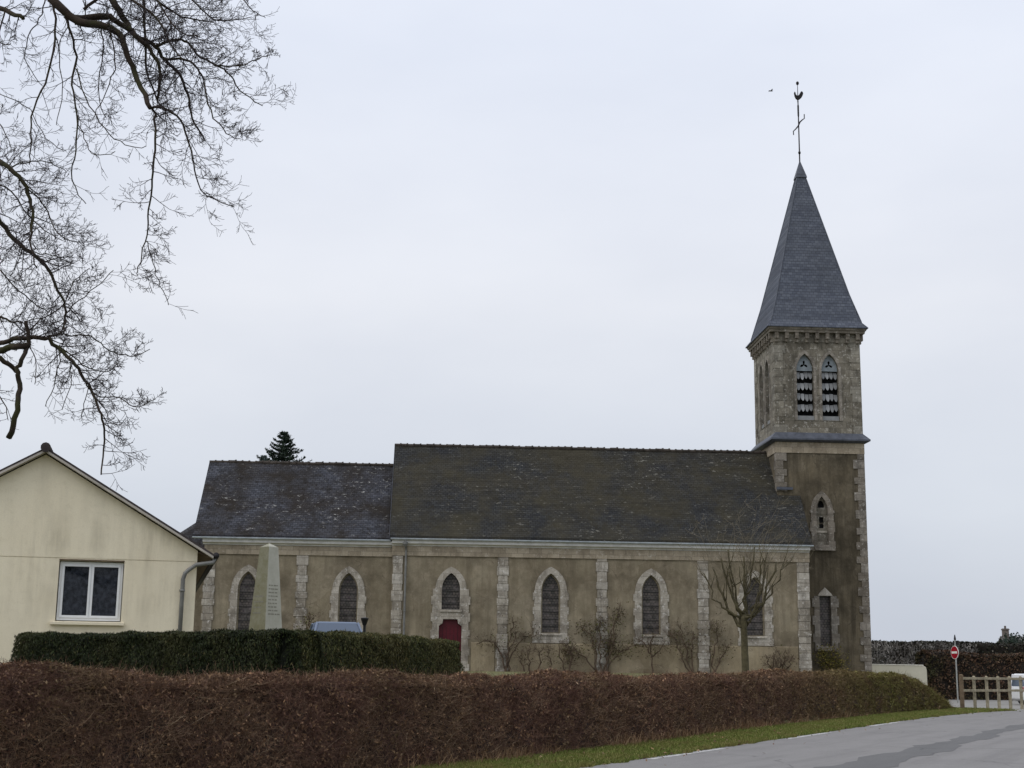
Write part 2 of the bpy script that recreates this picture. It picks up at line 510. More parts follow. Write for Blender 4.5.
MAT['line'] = mk_line()
MAT['fence_wood'] = plain('weathered_fence_wood', C(154, 145, 124), 0.9, 0, 0.25, 6)
MAT['fence_dark'] = plain('dark_fence_wood', C(112, 96, 78), 0.9, 0, 0.25, 6)  # darker brown used for the end post
MAT['sign_red'] = plain('sign_red', C(158, 20, 40), 0.4, 0, 0.05, 3)
MAT['sign_white'] = plain('sign_white', C(232, 232, 230), 0.4, 0, 0.03, 3)
MAT['galv'] = plain('galvanised_steel', C(168, 170, 168), 0.45, 0.5, 0.1, 4)
MAT['dark_metal'] = plain('dark_sign_back', C(50, 48, 50), 0.6, 0.3, 0.15, 5)
MAT['cream_wall'] = plain('cream_wall_render', C(222, 216, 196), 0.9, 0, 0.06, 1.2)
MAT['coping'] = plain('wall_coping', C(236, 232, 218), 0.9, 0, 0.08, 2)
MAT['car_blue'] = plain('grey_blue_car_paint', C(104, 116, 136), 0.3, 0.4, 0.03, 2)
MAT['car_white'] = plain('white_car_paint', C(226, 228, 232), 0.3, 0, 0.03, 2)
MAT['car_glass'] = NB('car_glass', 0.08, 0.35).col(C(68, 82, 102))
MAT['tyre'] = plain('tyre_rubber', C(26, 26, 27), 0.9, 0, 0.1, 5)
MAT['rim'] = plain('wheel_rim', C(160, 162, 166), 0.35, 0.7, 0.05, 5)
MAT['black'] = plain('black_plastic', C(24, 24, 26), 0.5, 0, 0.1, 5)
MAT['lamp_red'] = plain('tail_lamp_red', C(150, 16, 20), 0.2, 0, 0.05, 5)
MAT['lamp_clear'] = plain('headlamp_clear', C(210, 214, 220), 0.1, 0, 0.05, 5)
MAT['cottage'] = plain('cottage_render', C(172, 164, 152), 0.95, 0, 0.15, 1)
MAT['cottage_roof'] = plain('cottage_slate', C(104, 100, 100), 0.85, 0, 0.2, 3)
MAT['brick'] = plain('chimney_brick', C(112, 104, 100), 0.95, 0, 0.25, 4)


def mk_obelisk():
    n = NB('monument_stone', 0.9, 0.2)
    g = n.noise(1.3, 7, 0.7)
    c = n.mix(n.ramp(g, [(0.4, 0.0), (0.7, 0.8)]), C(172, 171, 161), C(142, 141, 128))
    o = n.sep()
    # green algae on the weather side
    nn = n.nt.nodes.new('ShaderNodeTexCoord')
    ns = n.sep(nn.outputs['Normal'])
    k = n.ramp(n.math('MULTIPLY', ns['Y'], -1.0), [(0.3, 0.0), (0.7, 1.0)])
    al = n.noise(3.5, 7, 0.7, loc=(2, 2, 2))
    c = n.mix(n.math('MULTIPLY', k, n.ramp(al, [(0.3, 0.6), (0.65, 0.95)])), c, C(112, 110, 84))
    n.bump(n.noise(20, 5), 0.3, 0.01)
    return n.col(c)


MAT['obelisk'] = mk_obelisk()
MAT['engraving'] = plain('engraved_letters', C(126, 124, 114), 0.9, 0, 0.1, 8)
MAT['bird'] = plain('bird_feather', C(38, 36, 38), 0.8, 0, 0.2, 20)


# ------------------------------------------------------------------ mesh helpers
def link(o, parent=None):
    COL.objects.link(o)
    if parent:
        o.parent = parent
    return o


def tag(o, label=None, cat=None, group=None, kind=None):
    for k, v in (('label', label), ('category', cat), ('group', group), ('kind', kind)):
        if v:
            o[k] = v
    return o


def empty(name, loc, label=None, cat=None, rz=0.0, group=None):
    o = bpy.data.objects.new(name, None)
    o.empty_display_size = 0.3
    o.location = loc
    o.rotation_euler = (0, 0, rz)
    link(o)
    return tag(o, label, cat, group)


class MB:
    def __init__(s):
        s.v, s.f = [], []

    def add(s, vs, fs):
        k = len(s.v)
        s.v += [tuple(p) for p in vs]
        s.f += [tuple(i + k for i in f) for f in fs]
        return s

    def box(s, x0, x1, y0, y1, z0, z1):
        return s.add([(x0, y0, z0), (x1, y0, z0), (x1, y1, z0), (x0, y1, z0), (x0, y0, z1), (x1, y0, z1), (x1, y1, z1), (x0, y1, z1)],
                     [(3, 2, 1, 0), (4, 5, 6, 7), (0, 1, 5, 4), (1, 2, 6, 5), (2, 3, 7, 6), (3, 0, 4, 7)])

    def hexa(s, p):          # 8 points, bottom ring then top ring
        return s.add(p, [(3, 2, 1, 0), (4, 5, 6, 7), (0, 1, 5, 4), (1, 2, 6, 5), (2, 3, 7, 6), (3, 0, 4, 7)])

    def tube(s, pts, rad, n=6, cap=True):
        pts = [Vector(p) for p in pts]
        if not hasattr(rad, '__len__'):
            rad = [rad] * len(pts)
        k = len(s.v)
        prev = None
        for i, p in enumerate(pts):
            t = (pts[min(i + 1, len(pts) - 1)] - pts[max(i - 1, 0)])
            if t.length < 1e-9:
                t = Vector((0, 0, 1))
            t.normalize()
            if prev is None:
                a = Vector((0, 0, 1)) if abs(t.z) < 0.9 else Vector((1, 0, 0))
            else:
                a = prev
            u = a - t * a.dot(t)
            if u.length < 1e-6:
                u = t.orthogonal()
            u.normalize()
            prev = u
            w = t.cross(u)
            for j in range(n):
                q = p + (u * math.cos(2 * math.pi * j / n) + w * math.sin(2 * math.pi * j / n)) * rad[i]
                s.v.append((q.x, q.y, q.z))
        for i in range(len(pts) - 1):
            for j in range(n):
                a, b = k + i * n + j, k + i * n + (j + 1) % n
                s.f.append((a, b, b + n, a + n))
        if cap:
            s.f.append(tuple(k + j for j in reversed(range(n))))
            s.f.append(tuple(k + (len(pts) - 1) * n + j for j in range(n)))
        return s

    def prism(s, outer, holes, c0, c1, fn=lambda a, b, c: (a, c, b)):
        """polygon (a,b) with holes, extruded from c0 to c1; fn maps (a,b,c) to xyz"""
        loops = [outer] + list(holes)
        tri = tessellate_polygon([[Vector((a, b, 0)) for a, b in l] for l in loops])
        flat = [p for l in loops for p in l]
        n = len(flat)
        vs = [fn(a, b, c0) for a, b in flat] + [fn(a, b, c1) for a, b in flat]
        fs = []
        for t in tri:
            fs.append(tuple(t))
            fs.append(tuple(i + n for i in reversed(t)))
        k = 0
        for l in loops:
            m = len(l)
            for i in range(m):
                a, b = k + i, k + (i + 1) % m
                fs.append((a, b, b + n, a + n))
            k += m
        return s.add(vs, fs)

    def lathe(s, prof, n=12, c=(0, 0)):
        k = len(s.v)
        for r, z in prof:
            for j in range(n):
                s.v.append((c[0] + r * math.cos(2 * math.pi * j / n), c[1] + r * math.sin(2 * math.pi * j / n), z))
        for i in range(len(prof) - 1):
            for j in range(n):
                a, b = k + i * n + j, k + i * n + (j + 1) % n
                s.f.append((a, b, b + n, a + n))
        s.f.append(tuple(k + j for j in reversed(range(n))))
        s.f.append(tuple(k + (len(prof) - 1) * n + j for j in range(n)))
        return s

    def build(s, name, mat, parent=None, smooth=False, bevel=0.0):
        me = bpy.data.meshes.new(name)
        me.from_pydata(s.v, [], s.f)
        import bmesh
        bm = bmesh.new()
        bm.from_mesh(me)
        bmesh.ops.recalc_face_normals(bm, faces=bm.faces)
        bm.to_mesh(me)
        bm.free()
        me.materials.append(MAT[mat] if isinstance(mat, str) else mat)
        if smooth:
            me.polygons.foreach_set('use_smooth', [True] * len(me.polygons))
        o = bpy.data.objects.new(name, me)
        link(o, parent)
        if bevel:
            b = o.modifiers.new('bevel', 'BEVEL')
            b.width = bevel
            b.segments = 2
            b.limit_method = 'ANGLE'
        return o


def np_mesh(name, V, nper, mat, parent=None):
    """V: (N*nper,3) array, one polygon of nper corners per group"""
    me = bpy.data.meshes.new(name)
    nv = len(V)
    nf = nv // nper
    me.vertices.add(nv)
    me.vertices.foreach_set('co', np.ascontiguousarray(V, dtype=np.float32).ravel())
    me.loops.add(nv)
    me.loops.foreach_set('vertex_index', np.arange(nv, dtype=np.int32))
    me.polygons.add(nf)
    me.polygons.foreach_set('loop_start', np.arange(0, nv, nper, dtype=np.int32))
    me.polygons.foreach_set('loop_total', np.full(nf, nper, dtype=np.int32))
    me.update(calc_edges=True)
    me.materials.append(MAT[mat])
    o = bpy.data.objects.new(name, me)
    return link(o, parent)


def unit(a):
    return a / np.maximum(np.linalg.norm(a, axis=1, keepdims=True), 1e-9)


def leaf_verts(P, N, T, L, W):
    """diamond-ish leaf quads: centre P, face normal N, long direction T"""
    N = unit(N)
    T = unit(T - N * np.sum(T * N, axis=1, keepdims=True))
    B = np.cross(N, T)
    L = np.broadcast_to(L, (len(P),))[:, None]
    W = np.broadcast_to(W, (len(P),))[:, None]
    q = np.stack([P - T * L / 2, P + B * W / 2 + N * W * 0.12, P + T * L / 2, P - B * W / 2 + N * W * 0.12], axis=1)
    return q.reshape(-1, 3)


def stick_verts(P, D, L, r):
    """thin two-sided blades crossing: 2 quads per stick"""
    D = unit(D)
    A = unit(np.cross(D, rng.normal(size=D.shape)))
    B = np.cross(D, A)
    L = np.broadcast_to(L, (len(P),))[:, None]
    r = np.broadcast_to(r, (len(P),))[:, None]
    E = P + D * L
    out = []
    for X in (A, B):
        out.append(np.stack([P - X * r, P + X * r, E + X * r * 0.5, E - X * r * 0.5], axis=1))
    return np.concatenate(out, axis=1).reshape(-1, 3)


# ------------------------------------------------------------------ terrain and roads
HP, HD, HN = np.array([-0.1, 25.1]), np.array([0.47, 0.883]), np.array([-0.883, 0.47])


def sstep(a, b, x):
    t = np.clip((x - a) / (b - a), 0, 1)
    return t * t * (3 - 2 * t)


def height(x, y):
    x, y = np.asarray(x, float), np.asarray(y, float)
    d = (x - HP[0]) * HN[0] + (y - HP[1]) * HN[1]
    h = 1.28 * sstep(0.6, 2.0, d)
    edge = sstep(0.0, 2.2, 0.287 * np.maximum(y, 55) - x)
    far = 1 - sstep(96, 140, y)
    return h * edge * far - 0.004


gx = np.unique(np.concatenate([np.linspace(-2500, -60, 14), np.linspace(-60, -16, 23), np.arange(-16, 34, 0.5), np.linspace(34, 80, 24), np.linspace(80, 2500, 14)]))
gy = np.unique(np.concatenate([np.linspace(-1500, -20, 8), np.linspace(-20, 4, 13), np.arange(4, 90, 0.6), np.linspace(90, 150, 25), np.linspace(150, 4000, 16)]))
GX, GY = np.meshgrid(gx, gy, indexing='ij')
GZ = height(GX, GY)
nx, ny = len(gx), len(gy)
gm = bpy.data.meshes.new('ground')
idx = np.arange(nx * ny).reshape(nx, ny)
gm.from_pydata(np.stack([GX.ravel(), GY.ravel(), GZ.ravel()], 1).tolist(), [],
               np.stack([idx[:-1, :-1].ravel(), idx[1:, :-1].ravel(), idx[1:, 1:].ravel(), idx[:-1, 1:].ravel()], 1).tolist())
gm.materials.append(MAT['ground'])
gm.polygons.foreach_set('use_smooth', [True] * len(gm.polygons))
tag(link(bpy.data.objects.new('ground', gm)), 'grassy ground around the church and beside the road', None, None, 'structure')

EDGE = [(-32.4, -41.8), (-25.6, -28.5), (-18.8, -15.3), (-12, -2), (-8.6, 4.6), (-5.2, 11.25), (-1.8, 17.9), (1.6, 24.5), (5.0, 31.2), (8.6, 38.4), (12.2, 45.6), (15.9, 52.4), (19.6, 58.2), (24.0, 62.8), (30, 67.2), (37, 71.4), (46, 76.6), (58, 83.4), (74, 92.4), (96, 105)]


def smooth_line(pts, n=8):
    out = []
    for i in range(len(pts) - 1):
        p0, p1, p2, p3 = [Vector(pts[min(max(k, 0), len(pts) - 1)]).to_2d() for k in (i - 1, i, i + 1, i + 2)]
        for j in range(n):
            t = j / n
            out.append(0.5 * ((2 * p1) + (p2 - p0) * t + (2 * p0 - 5 * p1 + 4 * p2 - p3) * t * t + (3 * p1 - p0 - 3 * p2 + p3) * t ** 3))
    out.append(Vector(pts[-1]).to_2d())
    return out


def ribbon(line, o0, o1, z, mb=None, jitter=0.0):
    """strip to the right of a line, between offsets o0 and o1"""
    mb = mb or MB()
    L, Rr = [], []
    for i, p in enumerate(line):
        t = (line[min(i + 1, len(line) - 1)] - line[max(i - 1, 0)]).normalized()
        nrm = Vector((t.y, -t.x))
        j = rnd.uniform(-jitter, jitter)
        a, b = p + nrm * (o0 + j), p + nrm * o1
        L.append((a.x, a.y, z))
        Rr.append((b.x, b.y, z))
    n = len(L)
    mb.add(L + Rr, [(i, i + 1, n + i + 1, n + i) for i in range(n - 1)])
    return mb


EL = smooth_line(EDGE, 14)
tag(ribbon(EL, 0, 6.9, 0.004, jitter=0.04).build('road', 'asphalt'), 'worn grey asphalt road curving past the hedge', None, None, 'structure')
sr = MB().add([(18.95, 60.9, 0.002), (19.3, 57.9, 0.002), (24.0, 62.9, 0.002), (30, 67.3, 0.002), (60, 84.7, 0.002), (60, 92, 0.002), (24.9, 81, 0.002), (20.1, 65.2, 0.002)], [(0, 1, 2, 3, 4, 5, 6, 7)])
tag(sr.build('side_road', 'gravel'), 'pale side road behind the wooden fence', None, None, 'structure')
# dark resurfaced band along the middle of the road
pm = MB()
La, Lb = [], []
for i, p in enumerate(EL):
    if not 16 < p.y < 57:
        continue
    t = (EL[i + 1] - EL[i - 1]).normalized()
    nrm = Vector((t.y, -t.x))
    far_ = min(1, max(0, (p.y - 30) / 12))
    a = p + nrm * (3.35 + 0.3 * far_ + 0.10 * math.sin(i * 0.8) + 0.06 * math.sin(i * 2.1) + rnd.uniform(-.05, .05))
    b_ = p + nrm * (4.25 - 0.1 * far_ + 0.12 * math.sin(i * 0.55 + 2) + 0.06 * math.sin(i * 1.9) + rnd.uniform(-.05, .05))
    La.append((a.x, a.y, 0.008))
    Lb.append((b_.x, b_.y, 0.008))
n_ = len(La)
pm.add(La + Lb, [(i, i + 1, n_ + i + 1, n_ + i) for i in range(n_ - 1)])
tag(pm.build('road_patch', 'patch'), 'dark resurfaced strip in the asphalt road', None, None, 'structure')
# dashed edge line
lm = MB()
dist = 0.0
seg, segs = [], []
for i in range(len(EL) - 1):
    m_ = 6
    for j in range(m_):
        p = EL[i].lerp(EL[i + 1], j / m_)
        if 10 < p.y < 52:
            dist += (EL[i + 1] - EL[i]).length / m_
            if (dist % 9.0) < 4.2:
                seg.append(p)
            elif seg:
                segs.append(seg)
                seg = []
for sgm in segs:
    if len(sgm) > 2:
        ribbon(sgm, 0.12, 0.26, 0.008, lm)
tag(lm.build('road_line', 'line'), 'worn white dashed edge line on the road', None, None, 'structure')


# ------------------------------------------------------------------ church
CH = empty('church', (0, 72, 0), 'long stone church with slate roofs and a square bell tower carrying a spire', 'church', R(3.0))
GZ0 = 1.2     # walls start a little below the churchyard level


def arch(cx, w, z0, zs, zt, n=9):
    """pointed arch outline, counter-clockwise from the bottom left"""
    a, r = w / 2, zt - zs
    Rr = (a * a + r * r) / (2 * a)
    pts = [(cx - a, z0), (cx + a, z0)]
    th = math.asin(min(1, r / Rr))
    if r > a:
        th = math.acos((Rr - a) / Rr)
    for i in range(n + 1):
        t = th * i / n
        pts.append((cx + a - Rr + Rr * math.cos(t), zs + Rr * math.sin(t)))
    for i in range(n - 1, -1, -1):
        t = th * i / n
        pts.append((cx - a + Rr - Rr * math.cos(t), zs + Rr * math.sin(t)))
    return pts


def toothed(cx, w, z0, zs, zt, ow1, ow2, top, step=0.36, base=None, start=0):
    """outer outline of a quoined surround"""
    right = []
    z, k = z0, start
    while z < zs - 0.05:
        z2 = min(z + step, zs)
        o = ow1 if k % 2 == 0 else ow2
        right += [(w / 2 + o, z), (w / 2 + o, z2)]
        z, k = z2, k + 1
    ar = arch(0, w + 2 * top, z0, zs, zt + top)[2:]
    n = len(ar)
    half = ar[:(n + 1) // 2]
    pts = [(cx + a, b) for a, b in right] + [(cx + a, b) for a, b in half]
    left = [(cx - (p[0] - cx), p[1]) for p in reversed(pts)]
    if abs(left[0][0] - pts[-1][0]) < 1e-4:
        left = left[1:]
    return pts + left


def lancet(cx, front, sill, zs, zt, w=1.0, bottom=None, nm='window', label=None):
    """stained-glass lancet: pane (part) with surround, sill and glazing bars (sub-parts). returns the hole of the wall"""
    pane = MB().prism(arch(cx, w + 0.03, sill - 0.02, zs, zt + 0.02), [], front + 0.2, front + 0.22).build(nm, 'stained', CH)
    if label:
        pane['label'] = label
    bottom = bottom if bottom is not None else sill - 0.5
    out = toothed(cx, w, bottom, zs, zt, 0.43, 0.36, 0.33)
    MB().prism(out, [arch(cx, w, sill, zs, zt)], front - 0.06, front + 0.3).build('stone_surround', 'stone', pane)
    # moulded inner edge
    MB().prism(arch(cx, w - 0.005, sill + 0.005, zs, zt - 0.003), [arch(cx, w - 0.13, sill + 0.05, zs, zt - 0.09)], front + 0.12, front + 0.28).build('inner_moulding', 'stone_panel', pane)
    MB().hexa([(cx - w / 2 - 0.06, front - 0.12, sill - 0.1), (cx + w / 2 + 0.06, front - 0.12, sill - 0.1), (cx + w / 2 + 0.06, front - 0.02, sill - 0.1), (cx - w / 2 - 0.06, front - 0.02, sill - 0.1),
               (cx - w / 2 - 0.06, front - 0.12, sill - 0.04), (cx + w / 2 + 0.06, front - 0.12, sill - 0.04), (cx + w / 2 + 0.06, front - 0.02, sill + 0.0), (cx - w / 2 - 0.06, front - 0.02, sill + 0.0)]).build('sill', 'stone', pane)
    b = MB()
    z = sill + 0.36
    while z < zt - 0.25:
        b.box(cx - w / 2 + 0.02, cx + w / 2 - 0.02, front + 0.165, front + 0.195, z - 0.016, z + 0.016)
        z += 0.36
    b.build('glazing_bars', 'bar', pane)
    return arch(cx, w + 0.2, sill - 0.2, zs, zt + 0.12)


NAVE_T, CHOIR_T = 0.0, 0.25
NZ, CZ_ = 7.0, 6.95         # top of plaster, below the frieze
wins = [2.12, 7.27, 12.64]
holes = []
for i, s_ in enumerate(wins):
    holes.append(lancet(s_, NAVE_T, 3.2, 5.35, 6.22, 0.98, 2.72))
# window over the side door, with the door in one surround
dcx = -2.97
dout = toothed(dcx, 0.95, GZ0, 5.35, 6.16, 0.52, 0.44, 0.31, 0.42)
w_arch = arch(dcx, 0.92, 4.32, 5.35, 6.16)
d_open = [(dcx - 0.575, GZ0 + 0.01), (dcx + 0.575, GZ0 + 0.01), (dcx + 0.575, 3.5), (dcx + 0.5, 3.56), (dcx + 0.4, 3.62), (dcx + 0.36, 3.84), (dcx - 0.36, 3.84), (dcx - 0.4, 3.62), (dcx - 0.5, 3.56), (dcx - 0.575, 3.5)]
pw = MB().prism(arch(dcx, 0.95, 4.3, 5.35, 6.18), [], 0.2, 0.22).build('window', 'stained', CH)
pw['label'] = 'short pointed window above the red side door'
b = MB()
for z in (4.62, 4.94, 5.26, 5.58, 5.88):
    b.box(dcx - 0.44, dcx + 0.44, 0.165, 0.195, z - 0.016, z + 0.016)
b.build('glazing_bars', 'bar', pw)
MB().box(dcx - 0.56, dcx + 0.56, -0.12, -0.055, 4.2, 4.3).build('sill', 'stone', pw)
door = MB().prism([(a, z) if z > GZ0 + 0.1 else (a, GZ0 + 0.02) for a, z in [(dcx + (x - dcx) * 0.99, z) for x, z in d_open]], [], 0.14, 0.2).build('door', 'red_door', CH)
MB().prism(dout, [w_arch, d_open], -0.06, 0.3).build('stone_surround', 'stone', door)
b = MB()
for k in (-0.38, -0.19, 0.0, 0.19, 0.38):
    b.box(dcx + k - 0.006, dcx + k + 0.006, 0.132, 0.141, GZ0 + 0.1, 3.45)
b.build('door_boards', 'iron', door)
holes.append([(dcx - 0.68, GZ0 + 0.05), (dcx + 0.68, GZ0 + 0.05)] + [(dcx + 0.7, 5.3)] + arch(dcx, 1.1, 4.3, 5.35, 6.27)[3:-1] + [(dcx - 0.7, 5.3)])

NS0, NS1, NTB, NRT, NRZ = -5.99, 15.5, 7.8, 3.9, 13.32
EVT, EVZ = -0.32, 7.9
nv = MB()
nv.prism([(NS0, GZ0), (NS1, GZ0), (NS1, NZ + 0.7), (NS0, NZ + 0.7)], holes, NAVE_T, NAVE_T + 0.02)
gable = lambda s0: [(s0, 0.02, GZ0), (s0, NTB, GZ0), (s0, NTB, 7.6), (s0, NRT, NRZ - 0.18), (s0, 0.02, 7.6)]
nv.add(gable(NS0), [(0, 1, 2, 3, 4)])
nv.add(gable(NS1), [(0, 1, 2, 3, 4)])
nv.add([(NS0, NTB, GZ0), (NS1, NTB, GZ0), (NS1, NTB, 7.6), (NS0, NTB, 7.6)], [(0, 1, 2, 3)])
nv.build('nave_wall', 'plaster', CH)

CS0, CS1 = -15.5, -5.995
cholES = []
for cx in (-13.25, -8.17):
    cholES.append(lancet(cx, CHOIR_T, 2.9, 5.2, 6.1, 0.98, 2.4))
cv = MB()
cv.prism([(CS0, GZ0), (CS1, GZ0), (CS1, CZ_ + 0.6), (CS0, CZ_ + 0.6)], cholES, CHOIR_T, CHOIR_T + 0.02)
cv.add([(CS0, 0.27, GZ0), (CS0, 7.55, GZ0), (CS0, 7.55, 7.5), (CS0, NRT, 12.05), (CS0, 0.27, 7.5)], [(0, 1, 2, 3, 4)])
cv.add([(CS0, 7.55, GZ0), (CS1, 7.55, GZ0), (CS1, 7.55, 7.5), (CS0, 7.55, 7.5)], [(0, 1, 2, 3)])
cv.build('choir_wall', 'plaster', CH)


# skirt of paler render, split around surrounds
def skirt(s0, s1, t, z1, nm):
    MB().hexa([(s0, t - 0.035, GZ0), (s1, t - 0.035, GZ0), (s1, t - 0.002, GZ0), (s0, t - 0.002, GZ0), (s0, t - 0.035, z1 - 0.03), (s1, t - 0.035, z1 - 0.03), (s1, t - 0.002, z1), (s0, t - 0.002, z1)]).build(nm, 'plaster_low', CH)


skirt(-5.43, -4.05, NAVE_T, 2.7, 'plinth')
skirt(-1.9, -0.72, NAVE_T, 2.7, 'plinth')
skirt(0.02, 4.36, NAVE_T, 2.7, 'plinth')
skirt(5.1, 9.58, NAVE_T, 2.7, 'plinth')
skirt(10.32, 14.8, NAVE_T, 2.7, 'plinth')


def strip(cx, t, z0, z1, wa, wb, name='quoin_strip', mat='stone', step=0.42, depth=0.055, seed=0):
    """a vertical chain of dressed blocks with uneven ends"""
    rr = random.Random(seed)
    m = MB()
    z, k = z0, 0
    while z < z1 - 0.02:
        h = min(step * rr.uniform(0.75, 1.25), z1 - z)
        if z1 - z - h < 0.1:
            h = z1 - z
        w = (wa if k % 2 == 0 else wb) * rr.uniform(0.93, 1.07)
        d = depth + rr.uniform(-0.008, 0.01)
        m.box(cx - w / 2, cx + w / 2, t - d, t - 0.003, z + 0.006, z + h - 0.006)
        z += h
        k += 1
    return m.build(name, mat, CH, bevel=0.015)


for k, (cx, t) in enumerate([(-0.34, 0), (4.74, 0), (9.95, 0)]):
    strip(cx, t, GZ0, 6.99, 0.6, 0.5, seed=k + 1)
strip(-10.55, CHOIR_T, GZ0, 6.94, 0.64, 0.48, seed=9)
strip(-5.7, 0, GZ0, 6.99, 0.56, 0.5, seed=10)
strip(15.17, 0, GZ0, 6.99, 0.6, 0.66, seed=11)
strip(-15.2, CHOIR_T, GZ0, 6.94, 0.6, 0.5, seed=12)

MB().box(NS0 - 0.02, NS1 + 0.02, -0.07, -0.003, 7.0, 7.49).build('frieze', 'stone_frieze', CH)
MB().box(CS0 - 0.02, CS1 - 0.01, CHOIR_T - 0.07, CHOIR_T - 0.003, 6.95, 7.4).build('frieze', 'stone_frieze', CH)


def profile_run(s0, s1, prof, name, mat):
    n = len(prof)
    vs = [(s0, t, z) for t, z in prof] + [(s1, t, z) for t, z in prof]
    fs = [(i, (i + 1) % n, n + (i + 1) % n, n + i) for i in range(n)] + [tuple(range(n)), tuple(range(n, 2 * n))]
    return MB().add(vs, fs).build(name, mat, CH)


profile_run(NS0 - 0.03, NS1 + 0.03, [(-0.003, 7.5), (-0.08, 7.5), (-0.1, 7.56), (-0.25, 7.6), (-0.27, 7.62), (-0.27, 7.78), (-0.003, 7.78)], 'cornice', 'cornice_white')
profile_run(CS0 - 0.1, CS1 - 0.03, [(CHOIR_T - 0.003, 7.42), (CHOIR_T - 0.08, 7.42), (CHOIR_T - 0.1, 7.48), (CHOIR_T - 0.25, 7.52), (CHOIR_T - 0.27, 7.54), (CHOIR_T - 0.27, 7.7), (CHOIR_T - 0.003, 7.7)], 'cornice', 'cornice_white')


def gutter(s0, s1, t, z):
    pr = []
    for k in range(9):
        a = math.pi * k / 8
        pr.append((t - 0.09 * math.cos(a), z - 0.09 * math.sin(a)))
    pr += [(t + 0.08, z + 0.0), (t + 0.0, z - 0.075), (t - 0.08, z + 0.0)]
    return profile_run(s0, s1, pr, 'gutter', 'zinc')


gutter(NS0 - 0.1, 15.66, -0.37, 7.86)
gutter(-16.1, NS0 - 0.12, -0.12, 7.78)


def slab_roof(s0, s1, e, r, thick, name, mat, seg=48, sag=0.02):
    """pitched roof, both slopes, slightly wavy like old battens; e=(t,z) eave, r=(t,z) ridge"""
    m = MB()
    for sgn in (1, -1):
        rows = 14
        vs = []
        for i in range(seg + 1):
            s_ = s0 + (s1 - s0) * i / seg
            for j in range(rows + 1):
                f = j / rows
                t = e[0] + (r[0] - e[0]) * f
                z = e[1] + (r[1] - e[1]) * f
                if 0 < i < seg:
                    z += sag * (math.sin(s_ * 0.9 + f * 3) + math.sin(s_ * 0.37 + 1.3) * 1.2 - 1.2)
                # bell-cast at the eave
                z += 0.10 * max(0, 1 - f * 6) ** 2
                tt = t if sgn == 1 else 2 * r[0] - t
                vs.append((s_, tt, z))
        n = len(vs)
        nr = rows + 1
        vs2 = [(a, b_, c - thick) for a, b_, c in vs]
        fs = []
        for i in range(seg):
            for j in range(rows):
                a = i * nr + j
                fs.append((a, a + 1, a + nr + 1, a + nr))
                fs.append((a + n, a + nr + n, a + nr + 1 + n, a + 1 + n))
            a, b_ = i * nr, (i + 1) * nr
            fs.append((a, b_, b_ + n, a + n))
        for i in (0, seg):
            for j in range(rows):
                a = i * nr + j
                fs.append((a, a + 1, a + 1 + n, a + n))
        m.add(vs + vs2, fs)
    return m.build(name, mat, CH)


nr_ = slab_roof(-6.15, 15.64, (EVT, EVZ), (NRT, NRZ), 0.12, 'nave_roof', 'slate_nave', sag=0.012)
cr_ = slab_roof(-16.1, NS0 - 0.01, (EVT + 0.27, 7.8), (NRT, 12.2), 0.12, 'choir_roof', 'slate_choir', sag=0.012)


def ridge(s0, s1, z, parent, seed):
    m = MB()
    rr = random.Random(seed)
    s_ = s0
    while s_ < s1:
        e = min(s_ + 0.36, s1)
        r0 = 0.105 + rr.uniform(-0.012, 0.012)
        zc = z - 0.05 + rr.uniform(-0.014, 0.014)
        m.tube([(s_, NRT, zc), (e - 0.05, NRT, zc), (e - 0.045, NRT, zc + 0.02), (e, NRT, zc + 0.02)], [r0, r0, r0 + 0.018, r0 + 0.018], 8)
        s_ = e
    m.build('ridge_tiles', 'ridge', parent)


ridge(-6.15, 14.3, NRZ, nr_, 3)
ridge(-16.1, -6.0, 12.2, cr_, 4)
# verge flashing where nave gable rises over the choir
MB().add([(-6.165, EVT, EVZ + 0.06), (-6.165, NRT, NRZ + 0.03), (-6.165, NRT, NRZ - 0.2), (-6.165, EVT, EVZ - 0.17),
          (-6.152, EVT, EVZ + 0.06), (-6.152, NRT, NRZ + 0.03), (-6.152, NRT, NRZ - 0.2), (-6.152, EVT, EVZ - 0.17)],
         [(0, 1, 2, 3), (7, 6, 5, 4), (0, 1, 5, 4), (1, 2, 6, 5), (2, 3, 7, 6), (3, 0, 4, 7)]).build('verge_flashing', 'lead', nr_)

# low apse at the far left end
ap = MB()
ap.box(-18.6, CS0 - 0.01, 1.2, 6.6, GZ0, 6.6)
ap.build('apse_wall', 'plaster', CH)
MB().add([(-19.0, 0.9, 6.6), (CS0 - 0.02, 0.9, 6.6), (CS0 - 0.02, 6.9, 6.6), (-19.0, 6.9, 6.6), (CS0 - 0.02, 3.9, 9.3), (-16.6, 3.9, 8.9)],
         [(3, 2, 1, 0), (0, 1, 4, 5), (1, 2, 4), (2, 3, 5, 4), (3, 0, 5)]).build('apse_roof', 'slate_choir', CH)

# rainwater pipe at the join of nave and choir
dp = MB()
dp.tube([(-5.34, -0.37, 7.8), (-5.34, -0.36, 7.62), (-5.3, -0.14, 7.3), (-5.3, -0.12, 7.1), (-5.3, -0.12, GZ0)], 0.055, 8)
for z in (2.4, 4.2, 6.0):
    dp.tube([(-5.3, -0.12, z), (-5.3, -0.12, z + 0.06)], 0.075, 8)
dp.lathe([(0.06, 7.44), (0.13, 7.56), (0.13, 7.66)], 10, (-5.34, -0.30))
dp.build('downpipe', 'grey_pipe', CH, smooth=False)

